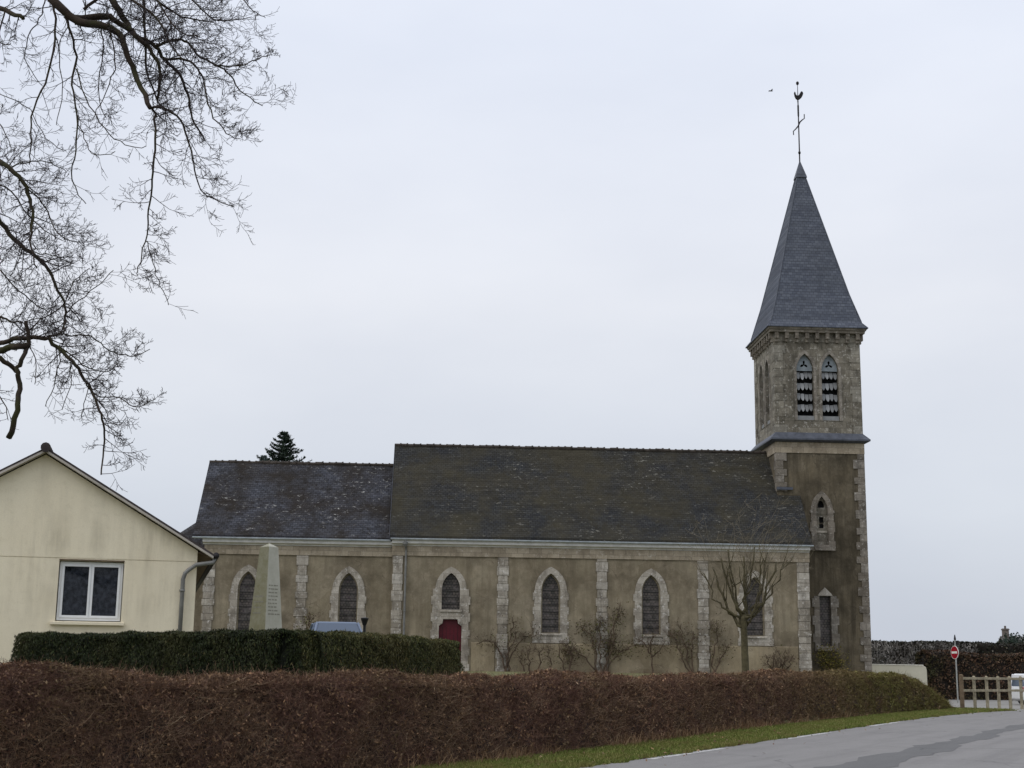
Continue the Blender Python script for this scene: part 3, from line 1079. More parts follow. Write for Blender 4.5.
# --- tower
TS0, TS1, TT0 = 14.39, 19.16, 1.85
TC = ((TS0 + TS1) / 2, TT0 + (TS1 - TS0) / 2)
TT1 = TT0 + (TS1 - TS0)
ND = -0.42
niche = toothed(16.78, 0.62, 8.2 + ND, 10.35 + ND, 11.1 + ND, 0.36, 0.3, 0.28, 0.5)
n_hole = arch(16.78, 0.72, 8.5 + ND, 10.35 + ND, 11.15 + ND)
s_hole = [(16.46, 2.8), (17.14, 2.8), (17.14, 5.4), (16.46, 5.4)]
tw = MB()
tw.prism([(TS0, GZ0), (TS1, GZ0), (TS1, 13.62), (TS0, 13.62)], [n_hole, s_hole], TT0, TT0 + 0.02)
tw.add([(TS0, TT0 + .02, GZ0), (TS1, TT0 + .02, GZ0), (TS1, TT1, GZ0), (TS0, TT1, GZ0), (TS0, TT0 + .02, 13.62), (TS1, TT0 + .02, 13.62), (TS1, TT1, 13.62), (TS0, TT1, 13.62)],
       [(1, 2, 6, 5), (2, 3, 7, 6), (3, 0, 4, 7)])
tw.build('tower_wall', 'plaster_tower', CH)
# blind niche window
nb = MB().prism(arch(16.78, 0.66, 8.45 + ND, 10.35 + ND, 11.12 + ND), [[(16.66, 9.4 + ND), (16.9, 9.4 + ND), (16.9, 10.0 + ND), (16.66, 10.0 + ND)], arch(16.78, 0.34, 10.5 + ND, 10.6 + ND, 10.9 + ND, 4)], TT0 + 0.16, TT0 + 0.22).build('niche', 'stone_belfry', CH)
MB().prism(niche, [arch(16.78, 0.62, 8.5 + ND, 10.35 + ND, 11.08 + ND)], TT0 - 0.06, TT0 + 0.24).build('stone_surround', 'stone_dark', nb)
MB().box(16.32, 17.24, TT0 - 0.14, TT0 - 0.062, 8.2 + ND, 8.34 + ND).build('sill', 'stone_dark', nb)
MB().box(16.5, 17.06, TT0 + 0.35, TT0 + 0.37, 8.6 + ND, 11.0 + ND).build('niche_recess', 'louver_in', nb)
MB().box(16.5, 17.06, TT0 + 0.11, TT0 + 0.138, 9.16 + ND, 9.26 + ND).build('niche_ledge', 'stone', nb)
# slit window
sp = MB().box(16.44, 17.16, TT0 + 0.2, TT0 + 0.22, 2.8, 5.4).build('slit_window', 'stained', CH)
for s0, s1 in ((16.2, 16.5), (17.1, 17.42)):
    j = MB()
    z, k = 2.5, 0
    while z < 5.3:
        e_ = 0.1 if k % 2 else 0
        j.box(s0 - (e_ if s0 < 16.6 else 0), s1 + (e_ if s0 > 16.6 else 0), TT0 - 0.045, TT0 + 0.3, z + .004, min(z + 0.46, 5.38))
        z += 0.46
        k += 1
    j.build('stone_jamb', 'stone_dark', sp)
MB().prism([(16.4, 5.39), (17.2, 5.39), (17.12, 5.52), (16.8, 5.82), (16.48, 5.52)], [], TT0 - 0.08, TT0 + 0.3).build('gabled_lintel', 'stone', sp)
MB().box(16.3, 17.3, TT0 - 0.1, TT0 + 0.25, 2.52, 2.78).build('sill', 'stone_dark', sp)


def corner_quoins(s, sg, z0, z1, seed, mat='stone_dark', name='corner_quoins'):
    rr = random.Random(seed)
    m = MB()
    z, k = z0, 0
    while z < z1 - 0.02:
        h = min(0.42 * rr.uniform(0.8, 1.2), z1 - z)
        w = (0.56 if k % 2 == 0 else 0.36) * rr.uniform(0.95, 1.08)
        w2 = (0.36 if k % 2 == 0 else 0.56)
        a, b_ = (s - w, s + 0.03) if sg > 0 else (s - 0.03, s + w)
        m.box(a, b_, TT0 - 0.05, TT0 - 0.003, z + .005, z + h - .005)
        c, d = (s + 0.003, s + 0.03) if sg > 0 else (s - 0.03, s - 0.003)
        m.box(c, d, TT0 - 0.002, TT0 + w2, z + .005, z + h - .005)
        z += h
        k += 1
    return m.build(name, mat, CH, bevel=0.012)


corner_quoins(TS1, 1, GZ0, 13.0, 21)
corner_quoins(TS0, -1, 10.9, 13.0, 22)


def ring(half0, half1, z0, z1, mb=None, h0=None):
    """square frustum around the tower axis"""
    mb = mb or MB()
    cx, cy = TC
    p = [(cx - half0, cy - half0, z0), (cx + half0, cy - half0, z0), (cx + half0, cy + half0, z0), (cx - half0, cy + half0, z0),
         (cx - half1, cy - half1, z1), (cx + half1, cy - half1, z1), (cx + half1, cy + half1, z1), (cx - half1, cy + half1, z1)]
    return mb.hexa(p)


HALF = (TS1 - TS0) / 2
ring(HALF + 0.045, HALF + 0.045, 13.0, 13.58).build('stone_band', 'stone_frieze', CH)
m = ring(HALF + 0.14, HALF + 0.32, 13.585, 13.68)
ring(HALF + 0.32, HALF + 0.32, 13.682, 13.76, m)
ring(HALF + 0.32, HALF + 0.0, 13.762, 14.12, m)
m.build('tower_cornice', 'lead', CH)
# lead flashing at the foot of the tower over the nave roof
MB().box(TS0 - 0.05, 15.2, TT0 - 0.16, TT0 - 0.055, 10.98, 11.12).build('lead_flashing', 'lead', CH)

BH = HALF - 0.02
BZ0, BZ1 = 14.1, 19.15
cx, cy = TC


def side_map(k):
    def fn(a, b, c):
        x, y = a, -BH + c          # front face: c grows inwards
        for _ in range(k):
            x, y = y, -x           # 0 front, 1 left, 2 back, 3 right
        return (cx + x, cy + y, b)
    return fn


bw = MB()
op = []
for sx in (-0.69, 0.69):
    op.append((sx, 0.94, 14.82, 17.55, 18.5))
for k in range(4):
    fn = side_map(k)
    e0 = BH - 0.001 * (k % 2)
    bw.prism([(-e0, BZ0), (e0, BZ0), (e0, BZ1), (-e0, BZ1)], [arch(*o_) for o_ in op], 0.001 * (k % 2), 0.34 + 0.002 * (k % 2), fn)
bw.build('belfry_wall', 'stone_belfry', CH)
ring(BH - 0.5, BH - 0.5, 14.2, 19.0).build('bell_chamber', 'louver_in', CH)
for k in range(4):
    fn = side_map(k)
    for sx, w_, z0, zs, zt in op:
        # moulding ring round the opening
        tre = [[(sx + 0.20 * (0.55 + 0.45 * math.cos(3 * (q - R(90)))) * math.cos(q) * 1.15, 17.92 + 0.20 * (0.55 + 0.45 * math.cos(3 * (q - R(90)))) * math.sin(q) * 1.15) for q in [2 * math.pi * i / 24 for i in range(24)]]]
        lit = arch(sx, w_ - 0.02, zs + 0.02, zs + 0.03, zt - 0.02)
        ty = MB().prism(lit, tre, 0.18, 0.21, fn).build('belfry_opening', 'tympanum', CH)
        ro = MB().prism(arch(sx, w_ + 0.3, z0 - 0.02, zs, zt + 0.18), [arch(sx, w_ + 0.004, z0 - 0.01, zs, zt + 0.002)], -0.03, -0.002, fn)
        ro.build('arch_moulding', 'stone_dark', ty)
        MB().prism([(sx - w_ / 2 + 0.01, 14.83), (sx + w_ / 2 - 0.01, 14.83), (sx + w_ / 2 - 0.01, 15.06), (sx - w_ / 2 + 0.01, 15.06)], [], 0.06, 0.3, fn).build('sill_board', 'louver', ty)
        for q in range(4):
            zb = 15.3 + q * 0.6
            n_s = 4
            rr = random.Random(q * 7 + k * 31 + int(sx * 10))
            tl = rr.uniform(-0.05, 0.05)
            fn2 = lambda a, b, c, zb=zb, tl=tl, fn=fn, sx=sx: fn(a, b + (a - sx) * tl, c + 0.06 + (b - zb) * 0.42)
            bd_ = MB()
            for i in range(n_s):
                x0 = sx - w_ / 2 + 0.025 + (w_ - 0.05) * i / n_s
                x1 = sx - w_ / 2 + 0.025 + (w_ - 0.05) * (i + 1) / n_s
                g_ = rr.uniform(0.008, 0.03)
                dz_ = rr.uniform(-0.05, 0.03)
                zt2 = zb + 0.43 + dz_
                bd_.prism([(x0 + g_, zb + 0.18 + dz_), (x0 + (x1 - x0) * 0.24, zb + 0.06 + dz_), ((x0 + x1) / 2, zb + dz_), (x1 - (x1 - x0) * 0.24, zb + 0.06 + dz_), (x1 - 0.006, zb + 0.18 + dz_), (x1 - 0.006, zt2), (x0 + g_, zt2)], [], 0.06 + rr.uniform(0, .02), 0.09, fn2)
            bd_.build('louver_board', 'louver', ty)
# corner pilasters of the belfry
for k in range(4):
    fn = side_map(k)
    cp = MB()
    z = BZ0
    i = 0
    while z < BZ1 - 0.05:
        h = min(0.44, BZ1 - z)
        w_ = 0.6 if i % 2 == 0 else 0.48
        w2_ = 1.08 - w_
        # L-shaped corner block wrapping from this face to the next one on its left
        cp.prism([(-BH - 0.03, z + .004), (-BH + w_, z + .004), (-BH + w_, z + h - .004), (-BH - 0.03, z + h - .004)], [], -0.03, -0.004, fn)
        cp.prism([(-BH - 0.03, z + .004), (-BH - 0.004, z + .004), (-BH - 0.004, z + h - .004), (-BH - 0.03, z + h - .004)], [], -0.003, w2_, fn)
        z += h
        i += 1
    cp.build('belfry_quoins', 'stone_belfry', CH, bevel=0.012)
# corbel table
cfz = ring(BH + 0.02, BH + 0.02, 19.16, 19.64).build('corbel_frieze', 'stone_belfry', CH)
for k in range(4):
    fn = side_map(k)
    for i in range(9):
        a = -BH + 0.12 + i * (2 * BH - 0.24) / 8
        ct = MB()
        ct.prism([(a - 0.1, 19.3), (a + 0.1, 19.3), (a + 0.1, 19.62), (a - 0.1, 19.62)], [], -0.24, -0.022, fn)
        ct.prism([(a - 0.085, 19.12), (a + 0.085, 19.12), (a + 0.085, 19.298), (a - 0.085, 19.298)], [], -0.14, -0.022, fn)
        ct.build('corbel', 'stone_dark', cfz)
m = ring(BH + 0.26, BH + 0.28, 19.642, 19.78)
ring(BH + 0.32, BH + 0.36, 19.782, 19.9, m)
m.build('eaves_slab', 'stone_dark', CH)


def mk_spire():
    m = MB()
    prof = [(BH + 0.42, 19.9), (BH + 0.42, 19.95), (BH + 0.14, 20.3), (2.02, 22.0)]
    prof += [(0.24 + (2.02 - 0.24) * (29.45 - z) / (29.45 - 22.0), z) for z in (23.5, 25.0, 26.5, 28.0, 29.45)]
    k = len(m.v)
    for h, z in prof:
        m.v += [(cx - h, cy - h, z), (cx + h, cy - h, z), (cx + h, cy + h, z), (cx - h, cy + h, z)]
    for i in range(len(prof) - 1):
        for j in range(4):
            a, b_ = k + i * 4 + j, k + i * 4 + (j + 1) % 4
            m.f.append((a, b_, b_ + 4, a + 4))
    m.f.append((3, 2, 1, 0))
    return m.build('spire', 'slate_spire', CH)


spire = mk_spire()
hips = MB()
for sx, sy in ((-1, -1), (1, -1), (1, 1), (-1, 1)):
    hips.tube([(cx + sx * (BH + .14), cy + sy * (BH + .14), 20.3), (cx + sx * 2.02, cy + sy * 2.02, 22.0), (cx + sx * 0.24, cy + sy * 0.24, 29.45)], 0.035, 6)
hips.build('hip_flashing', 'lead', spire)
m = ring(0.32, 0.28, 29.4, 29.58)
ring(0.27, 0.03, 29.6, 30.45, m)
m.build('lead_cap', 'lead', spire)
vane = MB()
vane.tube([(cx, cy, 30.4), (cx, cy, 33.9), (cx, cy, 35.2)], [0.04, 0.034, 0.016], 8)
vane.lathe([(0.03, 30.9), (0.07, 30.95), (0.08, 31.0), (0.07, 31.05), (0.03, 31.1)], 10, TC)
vane.lathe([(0.02, 35.18), (0.08, 35.24), (0.09, 35.31), (0.07, 35.38), (0.01, 35.42)], 10, TC)
vane.lathe([(0.035, 33.2), (0.052, 33.3), (0.052, 33.9), (0.025, 34.0)], 8, TC)
vn = vane.build('finial_rod', 'iron', spire)
cr = MB()
arm = [(-0.33, 32.06), (-0.34, 32.28), (-0.2, 32.42), (-0.04, 32.62), (0.06, 32.86), (0.2, 33.0), (0.33, 33.1), (0.33, 33.36)]
cr.tube([(cx + a, cy - 0.06, z) for a, z in arm], [0.03, 0.03, 0.035, 0.042, 0.042, 0.035, 0.03, 0.03], 8)
cr.build('cross_arm', 'iron', spire)
cock = [(-0.36, 34.72), (-0.3, 34.84), (-0.24, 34.8), (-0.18, 34.6), (-0.05, 34.52), (0.08, 34.56), (0.2, 34.72), (0.32, 34.88), (0.46, 34.84), (0.52, 34.7), (0.44, 34.52), (0.34, 34.38), (0.16, 34.24), (0.03, 34.2), (0.05, 34.02), (-0.06, 34.02), (-0.05, 34.2), (-0.2, 34.28), (-0.31, 34.46)]
MB().prism([(cx + a * 0.62, 34.5 + (z - 34.5) * 0.8) for a, z in cock], [], cy - 0.05, cy + 0.05).build('weathercock', 'iron', spire, bevel=0.02)


# ------------------------------------------------------------------ house on the left
yw = R(14)
hx, hy = at(195, 600, 33).x, 33.0
HO = empty('house', (hx, hy, 0), 'single-storey cream rendered house with low gable and white window', 'house', yw)
W_, D_ = 7.1, 23.0
H0, HE, HA = 1.2, 4.16, 6.27
win = (-3.06, -1.66, 2.5, 3.83)
hw = MB()
wh = [(win[0] - 0.02, win[2] - 0.02), (win[1] + 0.02, win[2] - 0.02), (win[1] + 0.02, win[3] + 0.02), (win[0] - 0.02, win[3] + 0.02)]
lowp = [(-W_, H0), (0, H0), (0, 3.89), (-W_, 3.89)]
hw.prism(lowp, [wh], 0.0, 0.02)
hw.prism([(-W_, 3.91), (0, 3.91), (0, HE), (-W_ / 2, HA), (-W_, HE)], [], -0.006, 0.02)
hw.prism([(-W_, 3.88), (0, 3.88), (0, 3.92), (-W_, 3.92)], [], 0.008, 0.019)
# window reveal
for a, b_, c, d in ((wh[0][0], wh[0][0] - 0.04, win[2], win[3]), (wh[1][0], wh[1][0] + 0.04, win[2], win[3])):
    hw.box(min(a, b_), max(a, b_), 0.021, 0.24, c - 0.04, d + 0.04)
hw.box(wh[0][0], wh[1][0], 0.021, 0.24, win[3] + 0.02, win[3] + 0.06)
hw.box(wh[0][0], wh[1][0], 0.021, 0.24, win[2] - 0.06, win[2] - 0.02)
hw.add([(0, 0.02, H0), (0, D_, H0), (0, D_, HE), (0, 0.02, HE), (-W_, 0.02, H0), (-W_, D_, H0), (-W_, D_, HE), (-W_, 0.02, HE), (-W_ / 2, D_, HA)],
       [(0, 1, 2, 3), (5, 4, 7, 6), (1, 5, 6, 8, 2)])
hw.build('wall', 'house', HO)
wf = MB()
x0, x1, z0, z1 = win
fw_ = 0.07
outer = [(x0, z0), (x1, z0), (x1, z1), (x0, z1)]
xm = (x0 + x1) / 2
gl = [[(x0 + 0.105, z0 + 0.115), (xm - 0.055, z0 + 0.115), (xm - 0.055, z1 - 0.105), (x0 + 0.105, z1 - 0.105)], [(xm + 0.055, z0 + 0.115), (x1 - 0.105, z0 + 0.115), (x1 - 0.105, z1 - 0.105), (xm + 0.055, z1 - 0.105)]]
wf.prism(outer, gl, 0.11, 0.17)
wf.prism([(x0 + 0.055, z0 + 0.06), (xm - 0.012, z0 + 0.06), (xm - 0.012, z1 - 0.055), (x0 + 0.055, z1 - 0.055)], [gl[0]], 0.09, 0.108)
wf.prism([(xm + 0.012, z0 + 0.06), (x1 - 0.055, z0 + 0.06), (x1 - 0.055, z1 - 0.055), (xm + 0.012, z1 - 0.055)], [gl[1]], 0.09, 0.108)
wo_ = wf.build('window', 'pvc', HO)
MB().prism(gl[0], [], 0.145, 0.15).build('pane', 'pane', wo_)
MB().prism(gl[1], [], 0.145, 0.15).build('pane', 'pane', wo_)
MB().prism([(x0 + .06, z0 + .06), (xm - .02, z0 + .06), (xm - .02, z1 - .06), (x0 + .06, z1 - .06)], [], 0.2, 0.21).build('curtain', 'curtain', wo_)
MB().prism([(xm + .02, z0 + .06), (x1 - .06, z0 + .06), (x1 - .06, z1 - .06), (xm + .02, z1 - .06)], [], 0.2, 0.21).build('curtain', 'curtain', wo_)
sl = MB()
sl.hexa([(x0 - 0.12, -0.1, z0 - 0.1), (x1 + 0.1, -0.1, z0 - 0.1), (x1 + 0.1, -0.003, z0 - 0.1), (x0 - 0.12, -0.003, z0 - 0.1),
         (x0 - 0.12, -0.1, z0 - 0.045), (x1 + 0.1, -0.1, z0 - 0.045), (x1 + 0.1, -0.003, z0 - 0.03), (x0 - 0.12, -0.003, z0 - 0.03)])
sl.build('sill', 'house', wo_)
MB().box(x0 - 0.02, x1 + 0.02, -0.012, 0.03, z1 + 0.022, z1 + 0.05).build('lintel_shadow_strip', 'soffit', wo_)  # thin brown strip painting the narrow shadow along the window head
# roof: two slopes with thickness, overhanging front and sides
rf = MB()
OV, FO = 0.34, 0.22
sl_ = (HA - HE) / (W_ / 2)
for sg in (1, -1):
    ex = OV
    ax = -W_ / 2
    e_x = ex if sg == 1 else -W_ - ex
    ze, za = HE - sl_ * OV + 0.2, HA + 0.2
    za, ze = za - 0.06, ze - 0.06
    rf.add([(ax, -FO, za), (e_x, -FO, ze), (e_x, D_ + .2, ze), (ax, D_ + .2, za), (ax, -FO, za - 0.05), (e_x, -FO, ze - 0.05), (e_x, D_ + .2, ze - 0.05), (ax, D_ + .2, za - 0.05)],
           [(0, 1, 2, 3), (7, 6, 5, 4), (0, 1, 5, 4), (1, 2, 6, 5), (2, 3, 7, 6)])
ro = rf.build('roof', 'roof_tile', HO)
bb = MB()
for sg in (1, -1):
    e_x = OV + 0.02 if sg == 1 else -W_ - OV - 0.02
    ze = HE - sl_ * (OV + 0.02)
    bb.add([(-W_ / 2, -FO - 0.02, HA + 0.085), (e_x, -FO - 0.02, ze + 0.085), (e_x, -FO - 0.02, ze + 0.03), (-W_ / 2, -FO - 0.02, HA + 0.03),
            (-W_ / 2, -0.008, HA + 0.085), (e_x, -0.008, ze + 0.085), (e_x, -0.008, ze + 0.03), (-W_ / 2, -0.008, HA + 0.03)],
           [(0, 1, 2, 3), (7, 6, 5, 4), (0, 1, 5, 4), (2, 3, 7, 6), (1, 2, 6, 5)])
bb.build('barge_board', 'barge', ro)
rt_ = MB()
y = -FO - 0.08
while y < D_ + 0.2:
    rt_.tube([(-W_ / 2, y, HA + 0.13), (-W_ / 2, y + 0.4, HA + 0.14)], [0.115, 0.1], 10)
    y += 0.38
rt_.build('ridge_tiles', 'roof_tile', ro)
MB().add([(0.003, -0.006, HE - 0.02), (OV, -0.006, HE - sl_ * OV + 0.08), (OV, D_, HE - sl_ * OV + 0.08), (0.003, D_, HE - 0.02),
          (0.003, -0.006, HE - 0.05), (OV, -0.006, HE - sl_ * OV + 0.05), (OV, D_, HE - sl_ * OV + 0.05), (0.003, D_, HE - 0.05)],
         [(0, 1, 2, 3), (7, 6, 5, 4), (0, 1, 5, 4), (1, 2, 6, 5)]).build('soffit', 'soffit', ro)
gu = MB()
zc = HE - sl_ * OV + 0.09
gu.tube([(OV + 0.08, -FO, zc), (OV + 0.08, D_, zc)], 0.075, 10)
gu.build('gutter', 'dark_metal', ro, smooth=True)
hp = MB()
hp.tube([(OV + 0.06, -FO + 0.1, zc - 0.04), (OV + 0.02, -0.16, zc - 0.16), (-0.02, -0.11, zc - 0.22), (-0.18, -0.1, zc - 0.34), (-0.26, -0.1, zc - 0.42), (-0.3, -0.09, zc - 0.56), (-0.305, -0.09, H0)], 0.05, 10)
for z in (2.0, 3.2):
    hp.tube([(-0.305, -0.09, z), (-0.305, -0.09, z + 0.05)], 0.065, 10)
hp.build('downpipe', 'grey_pipe', HO, smooth=True)


# ------------------------------------------------------------------ hedges
def hedge_frame(line, n):
    """resample a 2D polyline: points, tangents, left normals"""
    P = np.array([(p.x, p.y) for p in line])
    d = np.r_[0, np.cumsum(np.linalg.norm(np.diff(P, axis=0), axis=1))]
    return P, d


def sample_line(P, d, u):
    x = np.interp(u, d, P[:, 0])
    y = np.interp(u, d, P[:, 1])
    e = 0.15
    tx = np.interp(u + e, d, P[:, 0]) - np.interp(u - e, d, P[:, 0])
    ty = np.interp(u + e, d, P[:, 1]) - np.interp(u - e, d, P[:, 1])
    T = unit(np.stack([tx, ty], 1))
    return np.stack([x, y], 1), T, np.stack([-T[:, 1], T[:, 0]], 1)


def wob(u, v, seed):
    """cheap smooth pseudo-noise"""
    r = np.random.default_rng(seed)
    out = 0
    for f, a in ((0.35, 0.4), (0.8, 0.35), (1.9, 0.3), (4.3, 0.34), (8.5, 0.26)):
        out = out + a * np.sin(u * f + r.uniform(0, 6) + 1.7 * np.sin(v * f * 1.3 + r.uniform(0, 6)))
    return out


def cross(q, thick, h, batter=0.1, rad=0.28, drop=0.10):
    """cross-section of a clipped hedge; q in 0..1 goes up the front, over the top and down the back. returns offset, z (0..h), normal (o,z)"""
    per = 2 * h + thick
    s = q * per
    o, z, no, nz = np.zeros_like(s), np.zeros_like(s), np.zeros_like(s), np.zeros_like(s)
    f = s < h
    t = (s >= h) & (s < h + thick)
    k = s >= h + thick
    z = np.where(f, s, np.where(t, h, per - s))
    o = np.where(f, batter * s / np.maximum(h, .01), np.where(t, batter + (s - h) * (thick - 2 * batter) / thick, thick - batter * (per - s) / np.maximum(h, .01)))
    no = np.where(f, -1.0, np.where(t, 0.0, 1.0))
    nz = np.where(t, 1.0, 0.05)
    # round the shoulders
    w = np.exp(-((s - h) / rad) ** 2) + np.exp(-((s - h - thick) / rad) ** 2)
    z = z - drop * w * np.minimum(1, h)
    return o, z, no, nz


def build_hedge(name, line, thick, hfun, zfun, leaf, core, label, cat, n_leaf, leaf_l, leaf_w, dens, depth=0.16, twig=None, n_twig=0, seed=1, wobble=0.10, vertical=0.0, u_range=None, back=True, twig_len=(0.06, 0.2), batter=0.1, rad=0.28, drop=0.10, leaf0=None):
    P, d = hedge_frame(line, 0)
    L = d[-1]
    root = empty(name, (0, 0, 0), label, cat)
    # core
    nu, nq = int(L / 0.16) + 2, 40
    U = np.linspace(0, L, nu)
    Q = np.linspace(0, 1, nq)
    UU, QQ = np.meshgrid(U, Q, indexing='ij')
    u, q = UU.ravel(), QQ.ravel()

    def surf(u, q, inset):
        p, T, Nn = sample_line(P, d, u)
        h = hfun(u) * np.ones_like(u)
        o, z, no, nz = cross(q, thick, h, batter, rad, drop)
        w = wobble * wob(u, q * 4, seed) - inset
        o2 = o + no * w
        z2 = np.maximum(z + nz * w * 0.6, 0.0)
        xy = p + Nn * o2[:, None]
        nrm = np.stack([Nn[:, 0] * no, Nn[:, 1] * no, nz], 1)
        X = np.stack([xy[:, 0], xy[:, 1], zfun(xy[:, 0], xy[:, 1], u) + z2], 1)
        T3 = np.stack([T[:, 0], T[:, 1], np.zeros(len(T))], 1)
        return X, nrm, T3

    X, _, _ = surf(u, q, 0.09)
    X = X.reshape(nu, nq, 3)
    m = MB()
    ids = np.arange(nu * nq).reshape(nu, nq)
    m.v = [tuple(p) for p in X.reshape(-1, 3)]
    m.f = [tuple(f) for f in np.stack([ids[:-1, :-1].ravel(), ids[1:, :-1].ravel(), ids[1:, 1:].ravel(), ids[:-1, 1:].ravel()], 1).tolist()]
    m.f += [tuple(ids[0].tolist()), tuple(ids[-1].tolist())]
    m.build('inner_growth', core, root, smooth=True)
    # leaves
    r = np.random.default_rng(seed)
    gu = np.linspace(0, L, 400)
    w = dens(gu)
    cdf = np.cumsum(w)
    cdf = cdf / cdf[-1]
    u = np.interp(r.uniform(size=n_leaf), cdf, gu)
    q = r.uniform(0, 1 if back else 0.72, size=n_leaf)
    X, nrm, T3 = surf(u, q, r.uniform(-0.02, depth, size=n_leaf) - 0.03 * (r.uniform(size=n_leaf) < 0.08))
    N = nrm + r.normal(size=X.shape) * 0.9
    D = r.normal(size=X.shape) + np.array([0, 0, vertical])
    s = np.interp(u, gu, leaf_l(gu)) * r.uniform(0.6, 1.35, size=n_leaf)
    np_mesh('foliage', leaf_verts(X, N, D, s, s * leaf_w), 4, leaf, root)
    ne = max(300, int(n_leaf / 40))
    for ue, sg in ((0.0, -1), (L, 1)):
        ue_ = np.full(ne, ue)
        A, nA, T3 = surf(ue_, r.uniform(0.02, 0.98, size=ne), np.zeros(ne))
        Cc, _, _ = surf(np.full(ne, ue), np.full(ne, 0.5), np.zeros(ne))
        Cc[:, 2] = A[:, 2]
        f = np.sqrt(r.uniform(size=ne))[:, None]
        X = Cc + (A - Cc) * f + T3 * sg * r.uniform(0.0, 0.1, size=(ne, 1))
        s = np.full(ne, float(np.interp(ue, gu, leaf_l(gu)))) * r.uniform(0.7, 1.4, size=ne)
        np_mesh('foliage', leaf_verts(X, T3 * sg + r.normal(size=X.shape) * 0.8, r.normal(size=X.shape) + np.array([0, 0, vertical]), s, s * leaf_w), 4, (leaf0 or leaf) if sg < 0 else leaf, root)
    if twig:
        u = np.interp(r.uniform(size=n_twig), cdf, gu)
        q = r.uniform(0, 1 if back else 0.72, size=n_twig)
        X, nrm, T3 = surf(u, q, r.uniform(0.0, 0.12, size=n_twig))
        D = nrm * r.uniform(-0.1, 0.5, size=(n_twig, 1)) + r.normal(size=X.shape) * 0.8 + np.array([0, 0, 0.15])
        top_ = nrm[:, 2] > 0.5
        D[:, 2] *= np.where(top_, 0.2, 1.0)
        ll = np.interp(u, gu, leaf_l(gu))
        np_mesh('twigs', stick_verts(X, D, r.uniform(*twig_len, size=n_twig) * np.where(top_ | (X[:, 2] > np.quantile(X[:, 2], .8)), 0.5, 1.0), ll * 0.05), 4, twig, root)
    # ends
    return root, surf, L


HLINE = smooth_line([(-12.3, 2.0), (-6.9, 12.3), (-3.2, 19.3), (-0.1, 25.1), (3.0, 31.2), (7.2, 40.2), (11.1, 47.6), (14.8, 54.0), (17.0, 57.4), (18.6, 59.8)], 10)
Pn, dn = hedge_frame(HLINE, 0)


def h_front(u):
    y = np.interp(u, dn, Pn[:, 1])
    f = np.interp(y, [0, 14, 20, 26, 34, 48, 53.5, 56, 57.6, 59, 60.2], [1.57, 1.57, 1.46, 1.42, 1.42, 1.52, 1.56, 1.46, 1.18, .8, 0.3])
    return f + 0.03 * (y < 50) + 0.02 * np.sin(y * 0.9 + 1) * (y < 54) + 0.015 * np.sin(y * 2.3)


ydens = lambda u: 1 / np.maximum(np.interp(u, dn, Pn[:, 1]), 11) ** 1.25 * (np.interp(u, dn, Pn[:, 1]) > 9)
lsize = lambda u: np.interp(np.interp(u, dn, Pn[:, 1]), [10, 20, 40, 60], [0.042, 0.055, 0.085, 0.11])
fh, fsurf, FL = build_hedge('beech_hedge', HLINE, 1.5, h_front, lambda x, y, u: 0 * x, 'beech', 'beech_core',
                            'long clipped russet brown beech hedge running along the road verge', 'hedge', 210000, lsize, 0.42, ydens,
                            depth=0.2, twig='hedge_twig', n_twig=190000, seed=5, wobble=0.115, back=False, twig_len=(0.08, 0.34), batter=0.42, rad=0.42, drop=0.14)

GLINE = [Vector(p).to_2d() for p in [(-9.95, 28.6), (-6.8, 25.5), (-3.42, 22.17)]]
GL2 = [Vector(p).to_2d() for p in [(-3.13, 21.92), (-2.02, 26.1), (-0.95, 30.5)]]
gd = lambda u: np.ones_like(u)
yard = lambda x, y, u: 0 * x + 1.24
build_hedge('cypress_hedge', smooth_line(GLINE, 8), 0.7, lambda u: 0.93 + 0 * u, yard, 'cypress', 'cypress_core',
            'low clipped dark green hedge standing before the cream house', 'hedge', 110000, lambda u: 0.06 + 0 * u, 0.24, gd, depth=0.12, seed=8, wobble=0.055, vertical=2.2, twig='hedge_twig', n_twig=500, twig_len=(.04, .1))
build_hedge('cypress_hedge', smooth_line(GL2, 8), 0.7, lambda u: 0.93 + 0 * u, yard, 'cypress_lit', 'cypress_core',
            'low clipped green hedge with light painted into its yellower tone ending at the red church door', 'hedge', 90000, lambda u: 0.06 + 0 * u, 0.24, gd, depth=0.12, seed=9, wobble=0.055, vertical=2.2, twig='hedge_twig', n_twig=500, twig_len=(.04, .1), leaf0='cypress')  # long face painted as lit, end face takes the darker leaf

# mid-distance thicket hedge behind the sign, and tall far hedge with pale stems
ML = smooth_line([(23.9, 80.6), (27, 81.0), (34, 82), (48, 85)], 8)
build_hedge('thicket_hedge', ML, 2.2, lambda u: 2.6 + 0.05 * np.sin(u * 1.3), lambda x, y, u: 0 * x, 'thicket', 'thicket_core',
            'broad brown and dark green hedge behind the no entry sign', 'hedge', 36000, lambda u: 0.15 + 0 * u, 0.6, gd, depth=0.25, twig='hedge_twig', n_twig=3000, seed=12, wobble=0.16, back=False)
FLn = smooth_line([(20, 92), (28, 92.5), (40, 94), (62, 98)], 8)
far_root, far_surf, far_L = build_hedge('field_hedge', FLn, 2.4, lambda u: 3.42 + 0.04 * np.sin(u * 0.9), lambda x, y, u: 0 * x, 'far_hedge', 'thicket_core',
                                        'tall straight-topped far hedge with bare whitish stems showing', 'hedge', 30000, lambda u: 0.17 + 0 * u, 0.6, gd, depth=0.25, twig='hedge_twig', n_twig=1500, seed=13, wobble=0.10, back=False)
r_ = np.random.default_rng(4)
k_ = 2600
u_ = 2.5 + r_.uniform(0, 1, k_) ** 1.2 * 8
